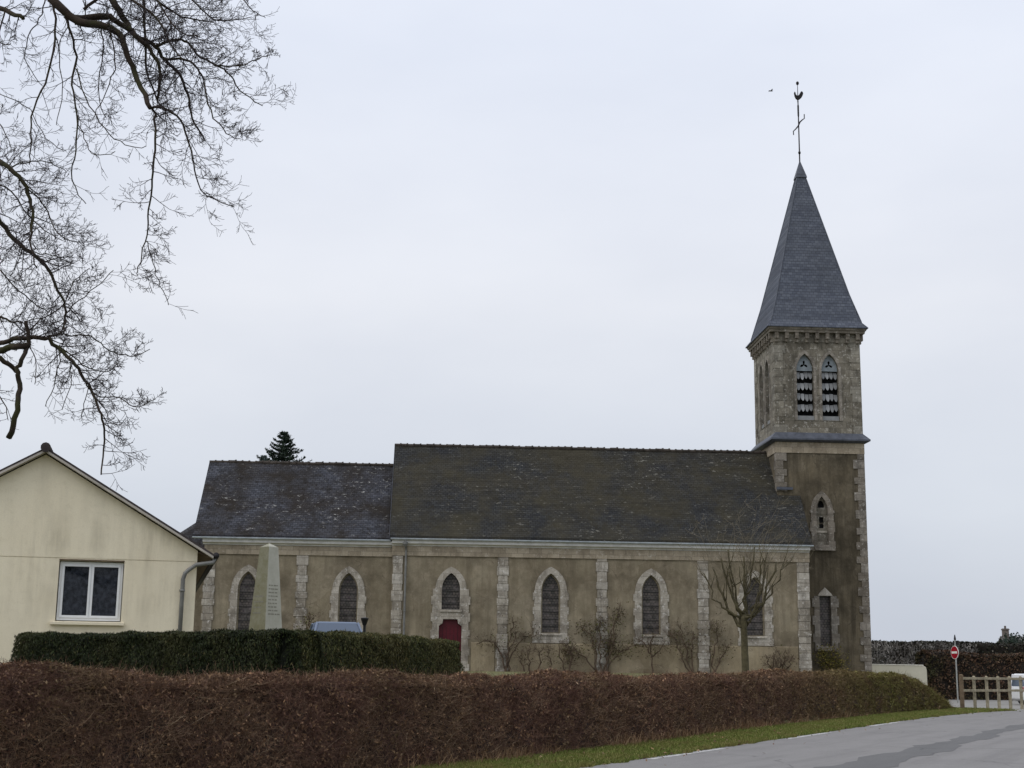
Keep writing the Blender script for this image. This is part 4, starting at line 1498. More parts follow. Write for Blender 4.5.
X_, n_, _t = far_surf(u_, r_.uniform(0.03, 0.33, k_), r_.uniform(-0.1, 0.05, k_))
D_ = r_.normal(size=(k_, 3)) * np.array([0.35, 0.35, 0.7]) + np.array([0, 0, 0.9])
np_mesh('pale_stems', stick_verts(X_, D_, r_.uniform(0.15, 0.6, k_), r_.uniform(0.012, 0.035, k_)), 4, 'pale_twig', far_root)
k_ = 1800
u_ = 2.5 + r_.uniform(0, 1, k_) ** 1.2 * 8
X_, n_, _t = far_surf(u_, r_.uniform(0.18, 0.365, k_), r_.uniform(-0.1, 0.03, k_))
np_mesh('pale_leaves', leaf_verts(X_, n_ + r_.normal(size=X_.shape) * .6, r_.normal(size=X_.shape), r_.uniform(0.06, 0.18, k_), r_.uniform(0.05, 0.12, k_)), 4, 'pale_twig', far_root)

# ------------------------------------------------------------------ verge grass
r_ = np.random.default_rng(21)
k_ = 130000
EP, ed = hedge_frame(EL, 0)
u0, u1 = np.interp(16, EP[:, 1], ed), np.interp(60, EP[:, 1], ed)
uu = u0 + (u1 - u0) * r_.uniform(size=k_) ** 1.35
p, T, Nn = sample_line(EP, ed, uu)
off = r_.uniform(0, 1, k_) * 2.75 - 0.06 - 0.06 * np.clip(np.sin(uu * 1.7) + np.sin(uu * 4.1 + 1) + 0.6 * np.sin(uu * 9.3), 0, 2)
xy = p + Nn * off[:, None]
dd = (xy[:, 0] - HP[0]) * HN[0] + (xy[:, 1] - HP[1]) * HN[1]
keep = (dd < 0.5)
xy, n_k = xy[keep], int(keep.sum())
yy = xy[:, 1]
hgt = r_.uniform(0.035, 0.10, n_k) * np.interp(yy, [16, 30, 60], [0.8, 1.0, 1.1])
P3 = np.stack([xy[:, 0], xy[:, 1], np.zeros(n_k)], 1)
D3 = r_.normal(size=(n_k, 3)) * np.array([0.45, 0.45, 0.1]) + np.array([0, 0, 1.0])
wid = np.interp(yy, [16, 30, 60], [0.005, 0.008, 0.014])
tag(np_mesh('grass', stick_verts(P3, D3, hgt, wid), 4, 'grass_blade'), 'short green grass on the road verge', 'grass', None, 'stuff')
# dry tan tussocks along the foot of the hedge
k_ = 2200
cl = r_.uniform(0, 1, 46)
cu = np.interp(22 + 34 * cl, Pn[:, 1], dn)
pick = r_.integers(0, 46, k_)
uu = cu[pick] + r_.normal(size=k_) * 0.5
p, T, Nn = sample_line(Pn, dn, uu)
xy = p + Nn * (r_.normal(size=k_) * 0.10 - 0.04)[:, None]
P3 = np.stack([xy[:, 0], xy[:, 1], np.zeros(k_)], 1)
D3 = r_.normal(size=(k_, 3)) * 0.35 + np.array([0.1, -0.1, 1.0])
tag(np_mesh('dry_grass', stick_verts(P3, D3, r_.uniform(0.08, 0.3, k_) * r_.uniform(.4, 1.2, 46)[pick], np.interp(xy[:, 1], [20, 60], [0.006, 0.012])), 4, 'dry_grass'), 'dry tan grass stalks along the foot of the brown hedge', 'grass', None, 'stuff')


k_ = 900
uu = u0 + (u1 - u0) * r_.uniform(size=k_)
p, T, Nn = sample_line(EP, ed, uu)
xy = p + Nn * (0.9 + r_.normal(size=k_) * 0.8)[:, None]
ok_ = ((xy[:, 0] - HP[0]) * HN[0] + (xy[:, 1] - HP[1]) * HN[1]) < 0.3
xy = xy[ok_]
P3 = np.stack([xy[:, 0], xy[:, 1], r_.uniform(0.02, 0.07, len(xy))], 1)
tag(np_mesh('fallen_leaves', leaf_verts(P3, np.array([0, 0, 1.0]) + r_.normal(size=P3.shape) * 0.4, r_.normal(size=P3.shape), r_.uniform(0.05, 0.11, len(xy)), r_.uniform(0.03, 0.06, len(xy))), 4, 'beech'), 'brown fallen leaves scattered on the verge and road edge', 'leaves', None, 'stuff')

# ------------------------------------------------------------------ bare trees
def grow(mb, p, d, L, r, lev, rr, droop=0.0, up=0.0, n=5, jitter=0.22, kids=(5, 4, 3), minr=0.0026, sides=3, tip_mb=None, kid_len=0.5, spread=0.9, bias=None):
    """one shoot and its side shoots"""
    pts, rad = [p.copy()], [r]
    d = d.normalized()
    step = L / n
    for i in range(n):
        f = (i + 1) / n
        d = (d + Vector((rr.gauss(0, jitter), rr.gauss(0, jitter), rr.gauss(0, jitter) - droop * (1 - f) + up * f))).normalized()
        p = p + d * step
        pts.append(p.copy())
        rad.append(max(minr, r * (1 - 0.75 * f)))
    (tip_mb if (tip_mb is not None and r < 0.007) else mb).tube(pts, rad, sides if r < 0.02 else 6, cap=r > 0.01)
    if lev > 0:
        kn = kids[-lev] if lev <= len(kids) else kids[0]
        for j in range(kn):
            f = 0.18 + 0.8 * (j + rr.random()) / kn
            i = min(int(f * n), n - 1)
            q = pts[i].lerp(pts[i + 1], f * n - i)
            t = (pts[i + 1] - pts[i]).normalized()
            side = Vector((rr.gauss(0, 1), rr.gauss(0, 1), rr.gauss(0, 1)))
            if bias:
                side += bias
            side = (side - t * side.dot(t))
            if side.length < 1e-3:
                continue
            side.normalize()
            dd_ = (t * rr.uniform(0.35, 0.9) + side * spread).normalized()
            grow(mb, q, dd_, L * kid_len * rr.uniform(0.55, 1.2) * (1.15 - 0.5 * f), max(minr, rad[i] * 0.6), lev - 1, rr, droop, up, max(3, n - 1), jitter, kids, minr, sides, tip_mb, kid_len, spread, bias)


rt2 = random.Random(42)
BT = empty('bare_tree', (-8.4, 13.6, 1.3), 'large leafless tree reaching mossy limbs and drooping twigs in from the left', 'tree')
off_t = Vector((-8.4, 13.6, 1.3))
trunk = MB()
trunk.tube([Vector(p) - off_t for p in [(-8.4, 13.6, 1.2), (-8.4, 13.6, 1.7), (-8.35, 13.55, 3.5), (-8.2, 13.4, 5.4), (-8.0, 13.3, 7.4), (-7.9, 13.3, 9.6), (-8.1, 13.4, 12.0), (-8.3, 13.6, 14.5)]], [0.62, 0.46, 0.4, 0.36, 0.3, 0.22, 0.14, 0.05], 14)
trunk.build('trunk', 'moss_bark', BT, smooth=True)
limbs, twigs = MB(), MB()
PX = 1 / 1400.0


def limb(pts, Y0, Y1, r0, r1, root=None, every=14, tl=46, lev=2, bias=None, droop=0.06, up=0.10, dens=1.55, skip=0, raw=False):
    """a limb along photo pixels, receding from Y0 to Y1, with side shoots"""
    if not root and r0 < 3.5 and not raw:
        r0, r1 = r0 * 0.58, min(r1, r1 * 0.75 + 0.1)
    n = len(pts)
    W = []
    for i, (x, y) in enumerate(pts):
        f = i / max(1, n - 1)
        W.append(at(x, y, Y0 + (Y1 - Y0) * f + (rt2.uniform(-0.12, 0.12) if 0 < i else 0)))
    # smooth
    S = []
    for i in range(n - 1):
        p0, p1, p2, p3 = W[max(i - 1, 0)], W[i], W[i + 1], W[min(i + 2, n - 1)]
        for j in range(4):
            t = j / 4
            S.append(0.5 * ((2 * p1) + (p2 - p0) * t + (2 * p0 - 5 * p1 + 4 * p2 - p3) * t * t + (3 * p1 - p0 - 3 * p2 + p3) * t ** 3))
    S.append(W[-1])
    S = [q + Vector((rt2.gauss(0, 1), rt2.gauss(0, 1), rt2.gauss(0, 1))) * 0.007 for q in S]
    m = len(S)
    Ym = (Y0 + Y1) / 2
    rad = [max(0.003, (r0 + (r1 - r0) * (i / (m - 1)) ** (0.33 if r0 > 5 else 1)) * PX * Ym) for i in range(m)]
    loc_ = [q - off_t for q in S]
    if root is not None:
        rv = Vector(root)
        mid = rv.lerp(S[0], 0.5) + Vector((0, 0, 0.25))
        loc_ = [rv - off_t, mid - off_t] + loc_
        rad = [rad[0] * 1.7, rad[0] * 1.3] + rad
    limbs.tube(loc_, rad, 8 if r0 > 2.5 else 5)
    # side shoots
    if every:
        tot = sum((S[i + 1] - S[i]).length for i in range(m - 1))
        stepw = every * PX * Ym / dens
        nsh = max(2, int(tot / stepw))
        for k in range(nsh):
            f = (k + rt2.random()) / nsh
            if f < skip:
                continue
            i = min(int(f * (m - 1)), m - 2)
            q = S[i].lerp(S[i + 1], f * (m - 1) - i)
            t = (S[i + 1] - S[i]).normalized()
            side = Vector((rt2.gauss(0.35, 1), rt2.gauss(0, 0.7), rt2.gauss(0.0, 1)))
            if bias:
                side += Vector(bias)
            side -= t * side.dot(t)
            side.normalize()
            d_ = t * rt2.uniform(0.2, 0.9) + side
            rr0 = min(rad[i] * 0.5, 0.0068)
            grow(limbs, q - off_t, d_, 0.95 * tl * PX * Ym * rt2.uniform(0.45, 1.25), rr0, lev, rt2, droop, up, 7, 0.11, (6, 5, 5), 0.0019, 3, twigs, 0.52, 0.62)


YA = 13.0
TR1, TR2, TR3 = (-8.0, 13.3, 7.2), (-8.25, 13.45, 4.9), (-8.15, 13.4, 6.0)
limb([(0, -90), (30, -40), (55, 0), (75, 20), (100, 25), (118, 33), (128, 55), (137, 80), (150, 108)], YA, YA - .3, 9.5, 2.5, TR1, 26, 46, skip=0.3)
limb([(150, 108), (155, 113), (154, 150), (152, 180), (149, 210), (147, 235), (140, 262), (136, 276)], YA - .3, YA - .4, 2.6, 0.5, None, 13, 34, bias=(0.6, 0, 0))
limb([(147, 240), (153, 262), (161, 285), (170, 305)], YA - .4, YA - .5, 1.0, 0.4, None, 10, 24, 1, bias=(0.6, 0, 0))
limb([(150, 108), (165, 108), (180, 120), (190, 145), (195, 170), (206, 195), (234, 208)], YA - .3, YA, 2.6, 0.5, None, 11, 44)
limb([(75, 20), (105, 16), (120, 24), (140, 38), (156, 46), (165, 60), (180, 75), (188, 95), (192, 118), (205, 140)], YA, YA + .5, 6, 0.9, None, 15, 46)
limb([(156, 46), (175, 40), (186, 41), (197, 54), (215, 65), (230, 75), (245, 95), (262, 106)], YA + .2, YA + .6, 3.0, 0.5, None, 9, 36, bias=(.3, 0, .3))
limb([(165, 60), (185, 60), (198, 70), (203, 80), (208, 105), (222, 128), (236, 140)], YA + .2, YA - .5, 2.6, 0.5, None, 9, 38)
limb([(215, 65), (240, 66), (256, 60), (268, 55)], YA + .4, YA + .6, 1.6, 0.4, None, 7, 22, bias=(.2, 0, .2))
limb([(70, -60), (100, -20), (116, 5), (126, 22), (136, 36), (150, 50), (160, 68), (158, 100)], YA + .5, YA + .1, 8, 1.4, TR1, 17, 44, skip=0.3)
limb([(50, -4), (54, 10), (55, 30), (48, 75), (34, 108), (30, 140), (30, 165)], YA, YA - .4, 2.6, 0.7, None, 22, 34, 1)
limb([(64, 8), (69, 26), (77, 55), (72, 85), (77, 115), (76, 150), (72, 180), (86, 206)], YA, YA - .3, 2.7, 0.5, None, 20, 36, 1)
limb([(77, 70), (86, 98), (104, 128), (125, 144), (146, 147)], YA - .2, YA - .5, 1.4, 0.4, None, 18, 34, 1)
limb([(77, 115), (84, 140), (95, 155), (115, 152)], YA - .2, YA - .5, 1.0, 0.4, None, 16, 24, 1)
limb([(55, 28), (60, 60), (62, 90), (57, 125)], YA, YA + .2, 1.1, 0.4, None, 18, 26, 1)
limb([(46, -8), (42, 14), (30, 32), (25, 50), (28, 66), (42, 85)], YA, YA + .3, 1.3, 0.4, None, 14, 26, 1)
limb([(100, 22), (102, 34), (103, 55), (98, 92), (106, 118)], YA, YA + .2, 1.6, 0.4, None, 13, 34)
limb([(108, 24), (111, 36), (114, 70), (104, 98), (92, 120)], YA, YA - .3, 1.6, 0.4, None, 13, 34)
limb([(140, -25), (143, 10), (146, 60), (150, 85), (162, 108)], YA + .4, YA + .2, 3.0, 0.9, None, 13, 48)
limb([(130, -30), (160, 4), (188, 18), (214, 22)], YA + .3, YA + .9, 3.0, 0.5, None, 7, 46)
limb([(150, -30), (190, -3), (215, 20), (250, 17)], YA + .3, YA + .9, 2.2, 0.4, None, 12, 46)
limb([(120, -25), (150, -8), (178, 30), (200, 36)], YA + .1, YA - .3, 2.4, 0.5, None, 9, 50)
limb([(205, -45), (235, -12), (252, 10), (266, 18)], YA + .7, YA + .9, 1.5, 0.4, None, 22, 26, 1)
limb([(85, 10), (110, -8), (150, 12), (172, 45), (182, 60)], YA - .1, YA - .4, 3.4, 0.6, None, 11, 44)
limb([(-60, -20), (-20, 0), (5, 10), (24, 18)], YA + .4, YA - .2, 7, 2.0, TR1, 18, 34, skip=.3)
limb([(5, 10), (-2, 40), (12, 44)], YA, YA, 1.6, .5, None, 10, 26)
# middle-left cluster
limb([(-40, 140), (-12, 156), (10, 168), (25, 186), (33, 212), (31, 240), (36, 268)], YA, YA - .4, 3.4, 0.6, TR3, 11, 42, skip=.15)
limb([(-40, 175), (-10, 205), (10, 236), (30, 252), (45, 266), (58, 290), (66, 312), (62, 330)], YA + .3, YA, 3.0, 0.8, TR3, 11, 42, skip=.1)
limb([(10, 168), (32, 161), (50, 163), (66, 172)], YA, YA + .3, 1.5, 0.4, None, 9, 36)
limb([(25, 186), (44, 204), (58, 233), (80, 244)], YA - .1, YA - .3, 1.6, 0.4, None, 8, 36)
limb([(-10, 182), (12, 192), (38, 226), (62, 240)], YA, YA + .2, 1.8, 0.4, None, 8, 38)
limb([(30, 252), (52, 255), (70, 262)], YA, YA, 1.1, 0.4, None, 8, 30)
limb([(-15, 250), (8, 280), (30, 300), (48, 312)], YA + .3, YA + .1, 1.6, 0.5, None, 9, 40)
limb([(-20, 60), (0, 92), (30, 110), (46, 138), (66, 152)], YA + .4, YA + .3, 0.9, 0.4, None, 30, 20, 1)
limb([(-20, 108), (2, 128), (12, 152)], YA + .4, YA + .3, 1.2, 0.4, None, 9, 30)
# lower cluster with the broken limb
limb([(-50, 360), (-20, 353), (0, 351), (15, 347), (29, 345)], YA - .3, YA - .4, 4.0, 3.0, TR2, 0)
limb([(-45, 352), (-20, 346), (0, 344), (20, 338), (45, 338), (60, 350), (75, 364), (85, 380), (95, 400), (103, 420), (104, 440), (101, 476)], YA - .2, YA - .5, 3.0, 0.7, TR2, 11, 40, bias=(0.8, 0, 0.1), skip=.12)
limb([(45, 338), (65, 334), (90, 337), (110, 350), (130, 356), (150, 350)], YA - .3, YA - .1, 1.6, 0.4, None, 11, 32, bias=(.3, 0, .3))
limb([(58, 346), (75, 358), (90, 368), (105, 372), (117, 364)], YA - .3, YA, 1.5, 0.4, None, 9, 34, bias=(.3, 0, .3))
limb([(85, 380), (97, 396), (120, 399), (138, 407), (155, 400)], YA - .4, YA - .2, 1.4, 0.4, None, 9, 30, bias=(.3, 0, .3))
limb([(46, 338), (64, 330), (66, 314), (84, 296), (114, 270)], YA - .3, YA - .1, 1.7, 0.4, None, 10, 34)
limb([(20, 338), (40, 320), (62, 306), (75, 280), (90, 268)], YA - .2, YA, 1.4, 0.4, None, 10, 34)
limb([(60, 346), (56, 378), (45, 406)], YA - .4, YA - .5, 1.1, 0.4, None, 12, 26, 1)
limb([(30, 345), (36, 365), (34, 384)], YA - .4, YA - .5, 1.0, 0.4, None, 10, 26, 1)
limb([(-30, 300), (0, 318), (20, 322), (40, 318)], YA, YA, 1.5, 0.4, TR2, 9, 38)
limb([(70, 356), (70, 385), (62, 410)], YA - .4, YA - .5, 0.8, 0.4, None, 11, 22, 1)
limb([(88, 385), (84, 405), (82, 418)], YA - .4, YA - .5, 0.8, 0.4, None, 9, 20, 1)
limb([(-25, 375), (0, 395), (8, 420)], YA - .2, YA - .2, 1.0, 0.4, TR2, 10, 26, 1)
# broken stub hanging down
limb([(-25, 345), (0, 358), (17, 370)], YA - .35, YA - .45, 2.8, 2.2, TR2, 0)
limb([(26, 320), (28, 345), (22, 358), (17, 371), (19, 389), (16, 410), (10, 437)], YA - .45, YA - .5, 2.0, 3.2, None, 0, raw=True)
limbs.build('limbs', 'moss_bark', BT, smooth=True)
twigs.build('twigs', 'twig', BT)

# young pollarded tree before the nave
yt = at(745, 672, 55)
yt.z = float(height(yt.x, yt.y)) - 0.05
YT = empty('young_tree', yt, 'young bare tree with upswept pruned branches in front of the nave', 'tree')
tm = MB()
tm.tube([(0, 0, 0), (0.02, 0, 0.3), (0.0, 0.02, 1.6), (-0.02, 0, 2.0), (0.0, 0.0, 2.25), (0.0, 0, 2.45)], [0.19, 0.145, 0.13, 0.125, 0.15, 0.11], 10)
tm.build('trunk', 'young_bark', YT, smooth=True)
br_, tw_ = MB(), MB()
ry = random.Random(5)
scaf = [(-.6, -.2, 4.0, .05), (.2, .4, 4.3, .05), (1.0, .1, 4.9, .045), (-1.15, 0.2, 4.3, .06), (-0.85, -.3, 4.6, .055), (-0.4, .4, 5.0, .055), (0.05, -.2, 4.7, .06), (0.45, .3, 5.0, .05), (1.3, -.2, 4.5, .065), (0.95, .3, 4.2, .055), (-1.45, .1, 3.9, .045), (1.65, 0.1, 4.6, .04), (0.75, -.5, 4.6, .04)]
for (ex, ey, ez, r0) in scaf:
    p0 = Vector((ry.uniform(-.05, .05), ry.uniform(-.05, .05), ry.uniform(1.9, 2.5)))
    p3 = Vector((ex, ey, ez))
    p1 = p0 + Vector((ex * 0.55, ey * 0.5, 0.3))
    p2 = p0.lerp(p3, 0.62) + Vector((ex * 0.2, ey * .2, -0.25))
    pts = []
    for i in range(9):
        t = i / 8
        q = p0 * (1 - t) ** 3 + p1 * 3 * t * (1 - t) ** 2 + p2 * 3 * t * t * (1 - t) + p3 * t ** 3
        pts.append(q + Vector((ry.gauss(0, .06), ry.gauss(0, .06), ry.gauss(0, .06))))
    br_.tube(pts, [r0 * (1 - 0.5 * i / 8) * ry.uniform(.85, 1.2) for i in range(9)], 6)
    for k in range(2):
        i = ry.randrange(3, 8)
        q, dq = pts[i], Vector((ex * .4 + ry.gauss(0, .5), ry.gauss(0, .4), ry.uniform(.5, 1.1))).normalized()
        sub = [q]
        for _ in range(4):
            dq = (dq + Vector((ry.gauss(0, .18), ry.gauss(0, .18), .12))).normalized()
            sub.append(sub[-1] + dq * ry.uniform(.18, .36))
        br_.tube(sub, [.024, .022, .02, .015, .009], 5)
        for q in sub[2::2]:
            grow(tw_, q, Vector((ex * .3 + ry.gauss(0, .5), ry.gauss(0, .4), .9)), ry.uniform(.5, 1.6), .008, 1, ry, 0, .04, 5, .16, (3,), .0045, 3, tw_, .5, .6)
    for k in range(5):
        f = 0.3 + 0.7 * (k + ry.random()) / 5
        i = min(int(f * 8), 7)
        q = pts[i].lerp(pts[i + 1], f * 8 - i)
        d_ = Vector((ex * 0.5 + ry.gauss(0, .5), ry.gauss(0, .4), 0.9))
        grow(tw_, q, d_, ry.uniform(0.6, 1.9) * (1.6 if k > 2 else .9), 0.0095, 2, ry, 0.0, 0.04, 6, 0.16, (3, 2), 0.0045, 3, tw_, 0.5, 0.6)
br_.build('branches', 'young_bark', YT, smooth=True)
tw_.build('twigs', 'young_twig', YT)


# climbers and shrubs against the church wall
def church_pt(s, t, z):
    return Vector((0, 72, 0)) + Vector((math.cos(R(3)) * s - math.sin(R(3)) * t, math.sin(R(3)) * s + math.cos(R(3)) * t, z))


def climber(base, stems, label, seed, leafy=0, leaf_mat='vine_leaf', name='climber', cat='climbing plant', group=None):
    rr = random.Random(seed)
    b = church_pt(*base)
    o = empty(name, b, label, cat, group=group)
    m, tips = MB(), []
    for st in stems:
        pts = [church_pt(base[0] + a, base[1] + rr.uniform(-.15, .1), z - (0.1 if z < 1.35 else 0)) - b for a, z in st]
        S = []
        for i in range(len(pts) - 1):
            for j in range(4):
                S.append(pts[i].lerp(pts[i + 1], j / 4) + Vector((rr.gauss(0, .045), 0, rr.gauss(0, .03))))
        S.append(pts[-1])
        n = len(S)
        m.tube(S, [0.044 * (1 - .7 * i / n) for i in range(n)], 5)
        for k in range(9):
            i = rr.randrange(n // 4, n - 1)
            grow(m, S[i], Vector((rr.gauss(0, .8), rr.gauss(0, .3) - .1, rr.gauss(.5, .5))), rr.uniform(.3, .8), .012, 2, rr, 0, .08, 4, .25, (4, 3), .0045, 3, None, .5)
            tips.append((S[i], 0.28))
    m.build('stems', 'vine', o)
    if leafy:
        leafy = int(leafy * 1.6)
        g = np.random.default_rng(seed)
        c = np.array([tuple(q) for q, _ in tips])
        c = c[c[:, 2] > c[:, 2].max() * 0.3]
        X = c[g.integers(0, len(c), leafy)] + g.normal(size=(leafy, 3)) * np.array([.24, .12, .24])
        np_mesh('foliage', leaf_verts(X, g.normal(size=X.shape), g.normal(size=X.shape), g.uniform(.06, .13, leafy), g.uniform(.04, .08, leafy)), 4, leaf_mat, o)
    return o


climber((-0.15, -0.2, 1.35), [[(0, 1.3), (0.05, 2.0), (.15, 2.7), (.35, 3.5), (.3, 4.0)], [(.05, 1.3), (.35, 2.2), (.8, 2.8), (1.2, 3.1), (1.5, 3.05)], [(0, 1.3), (-.25, 2.2), (-.6, 2.7), (-1.1, 2.8), (-1.5, 2.6)], [(.1, 1.3), (.2, 2.4), (.6, 3.3)]],
        'bare Y-shaped climber trained up the wall right of the red door', 31, 150)
climber((4.65, -0.2, 1.35), [[(-.1, 1.3), (-.3, 2.3), (-.5, 3.0), (-.9, 3.5), (-1.3, 3.6)], [(.1, 1.3), (.35, 2.4), (.55, 3.3), (.8, 4.1), (1.0, 4.8)], [(0, 1.3), (-.05, 2.4), (-.1, 3.4), (0, 3.9)], [(.1, 1.3), (.8, 2.1), (1.5, 2.6), (1.9, 2.7)], [(-.1, 1.3), (-.8, 2.0), (-1.3, 2.4), (-2, 2.3)], [(0.2, 1.3), (.6, 2.6), (.7, 3.6), (1.1, 4.6)], [(-1.6, 1.3), (-1.5, 2.0), (-1.7, 2.7)]],
        'tall bushy climber covering the stone strip between two nave windows', 32, 850)
climber((9.8, -0.2, 1.35), [[(-.5, 1.3), (-.7, 2.2), (-.9, 3.0), (-1.1, 3.7)], [(.5, 1.3), (.6, 2.2), (.8, 3.1), (.8, 4.0)], [(-.6, 1.3), (-1.0, 2.0), (-1.3, 2.9), (-1.7, 3.4)], [(.5, 1.3), (1.0, 2.0), (1.4, 2.8)], [(-.4, 1.3), (-.5, 2.4), (-.4, 3.4)]],
        'upright wispy climber on the wall left of the young tree', 33, 330)
climber((2.9, -0.5, 1.35), [[(0, 1.3), (-.3, 1.9), (-.4, 2.6)], [(.1, 1.3), (.2, 2.0), (.1, 2.6)], [(-.9, 1.3), (-.8, 1.8), (-1.0, 2.3)]], 'low twiggy shrub under the first nave window', 34, 40, name='shrub', cat='shrub')
climber((7.2, -0.5, 1.35), [[(0, 1.3), (.0, 2.3), (.05, 3.3)], [(0, 2.2), (-.3, 2.6), (-.5, 3.1)], [(0, 2.0), (.4, 2.4), (.7, 2.9)]], 'thin single-stemmed shrub under the second nave window', 35, 60, name='shrub', cat='shrub')
climber((13.6, -0.6, 1.35), [[(0, 1.3), (-.4, 1.8), (-.6, 2.3)], [(0, 1.3), (.1, 2.0), (.1, 2.5)], [(.2, 1.3), (.6, 1.8), (.8, 2.3)], [(.1, 1.3), (.35, 1.9), (.4, 2.5)], [(-.2, 1.3), (-.25, 1.9), (-.2, 2.4)]], 'low reddish twiggy shrub right of the young tree', 36, 60, name='shrub', cat='shrub')
climber((1.1, -0.5, 1.35), [[(0, 1.3), (-.1, 1.9), (-.1, 2.6)], [(.4, 1.3), (.5, 1.9), (.5, 2.5)], [(-.4, 1.3), (-.5, 1.8), (-.5, 2.2)]], 'small bare shrub between the side door and the first nave window', 37, 30, name='shrub', cat='shrub')
climber((-10.0, -0.4, 1.35), [[(0, 1.3), (-.2, 2.4), (-.5, 3.2)], [(0, 1.3), (.3, 2.4), (.5, 3.6)], [(0, 1.3), (.1, 3), (-.1, 3.9)]], 'ragged climber on the choir wall between monument and car', 38, 260)
climber((16.9, 1.2, 1.35), [[(0, 1.3), (0, 2.0), (.1, 2.8)], [(0, 1.3), (-.3, 1.9), (-.4, 2.5)], [(0, 1.3), (.35, 1.9), (.4, 2.4)]], 'yellow-green shrub below the tower slit window', 39, 900, 'shrub_leaf', name='shrub', cat='shrub')

# ------------------------------------------------------------------ conifers behind the church
def conifer(loc, h, rad, n, label, seed, mat, z_low):
    g = np.random.default_rng(seed)
    o = empty('spruce_tree', loc, label, 'tree')
    MB().tube([(0, 0, 0), (0, 0, h * 0.6), (0, 0, h)], [0.3, 0.16, 0.02], 8).build('trunk', 'bark_dark', o)
    X, D = [], []
    z = z_low
    while z < h - 0.05:
        f = (z - z_low) / (h - z_low)
        for b in range(11):
            a = g.uniform(0, 2 * math.pi)
            L = rad * (1 - f) ** 0.9 * g.uniform(0.5, 1.2) + 0.15
            k = int(30 + 34 * L)
            t = g.uniform(0.05, 1, k)
            dirv = np.array([math.cos(a), math.sin(a), 0])
            side = np.array([-math.sin(a), math.cos(a), 0])
            pts = np.outer(t * L, dirv) + np.outer(g.normal(size=k) * 0.22 * (1.1 - t) * L ** .5, side)
            pts[:, 2] = z + t * L * (-0.05 + 0.34 * t) + g.normal(size=k) * 0.05
            X.append(pts)
            D.append(np.repeat(dirv[None], k, 0) + g.normal(size=(k, 3)) * 0.55 + np.array([0, 0, 0.15]))
        z += 0.34 * g.uniform(0.8, 1.2)
    X, D = np.concatenate(X), np.concatenate(D)
    np_mesh('crown', leaf_verts(X, g.normal(size=X.shape), D, g.uniform(0.16, 0.36, len(X)), g.uniform(0.05, 0.09, len(X))), 4, mat, o)


conifer((at(284, 435, 110).x, 110, 1.0), 18.6, 5.4, 11000, 'dark spruce top rising behind the choir roof', 51, 'spruce', 9)
conifer((at(264, 456, 118).x, 118, 1.0), 17.8, 3.2, 8000, 'small pale grey conifer tip left of the dark spruce', 52, 'pale_conifer', 9)

# ------------------------------------------------------------------ memorial obelisk
ob = at(266, 640, 52)
OB = empty('obelisk_monument', (ob.x - 0.04, 52, 1.44), 'tapering grey stone obelisk war memorial before the choir wall', 'monument', R(-37))
m = MB()


def frust(m, a0, a1, z0, z1):
    m.hexa([(-a0, -a0, z0), (a0, -a0, z0), (a0, a0, z0), (-a0, a0, z0), (-a1, -a1, z1), (a1, -a1, z1), (a1, a1, z1), (-a1, a1, z1)])


frust(m, 0.475, 0.24, 0.62, 4.33)
frust(m, 0.24, 0.02, 4.332, 4.47)
m.build('shaft', 'obelisk', OB, bevel=0.012)
m = MB()
frust(m, 0.6, 0.58, 0.25, 0.6)
frust(m, 0.85, 0.85, -0.2, 0.248)
m.build('base', 'obelisk', OB, bevel=0.015)
for face, (rows, z_hi, cols) in (('right', (9, 2.9, 4)), ('left', (4, 2.5, 1))):
    m = MB()
    rr = random.Random(3)
    for i in range(rows):
        z = z_hi - i * (0.13 if face == 'right' else 0.2)
        hw_ = 0.475 - (z - 0.62) * 0.0633
        zt_ = z + 0.045
        hw2 = 0.475 - (zt_ - 0.62) * 0.0633
        x = -hw_ * 0.72
        while x < hw_ * 0.68:
            w_ = rr.uniform(0.05, 0.16)
            if x + w_ > hw_ * 0.75:
                break
            if face == 'right':
                m.hexa([(hw_ - .004, x, z), (hw_ + .004, x, z), (hw_ + .004, x + w_, z), (hw_ - .004, x + w_, z), (hw2 - .004, x, zt_), (hw2 + .004, x, zt_), (hw2 + .004, x + w_, zt_), (hw2 - .004, x + w_, zt_)])
            else:
                m.hexa([(x, -hw_ - .004, z), (x + w_, -hw_ - .004, z), (x + w_, -hw_ + .004, z), (x, -hw_ + .004, z), (x, -hw2 - .004, zt_), (x + w_, -hw2 - .004, zt_), (x + w_, -hw2 + .004, zt_), (x, -hw2 + .004, zt_)])
            x += w_ + rr.uniform(.02, .05)
    m.build('inscription', 'engraving', OB)


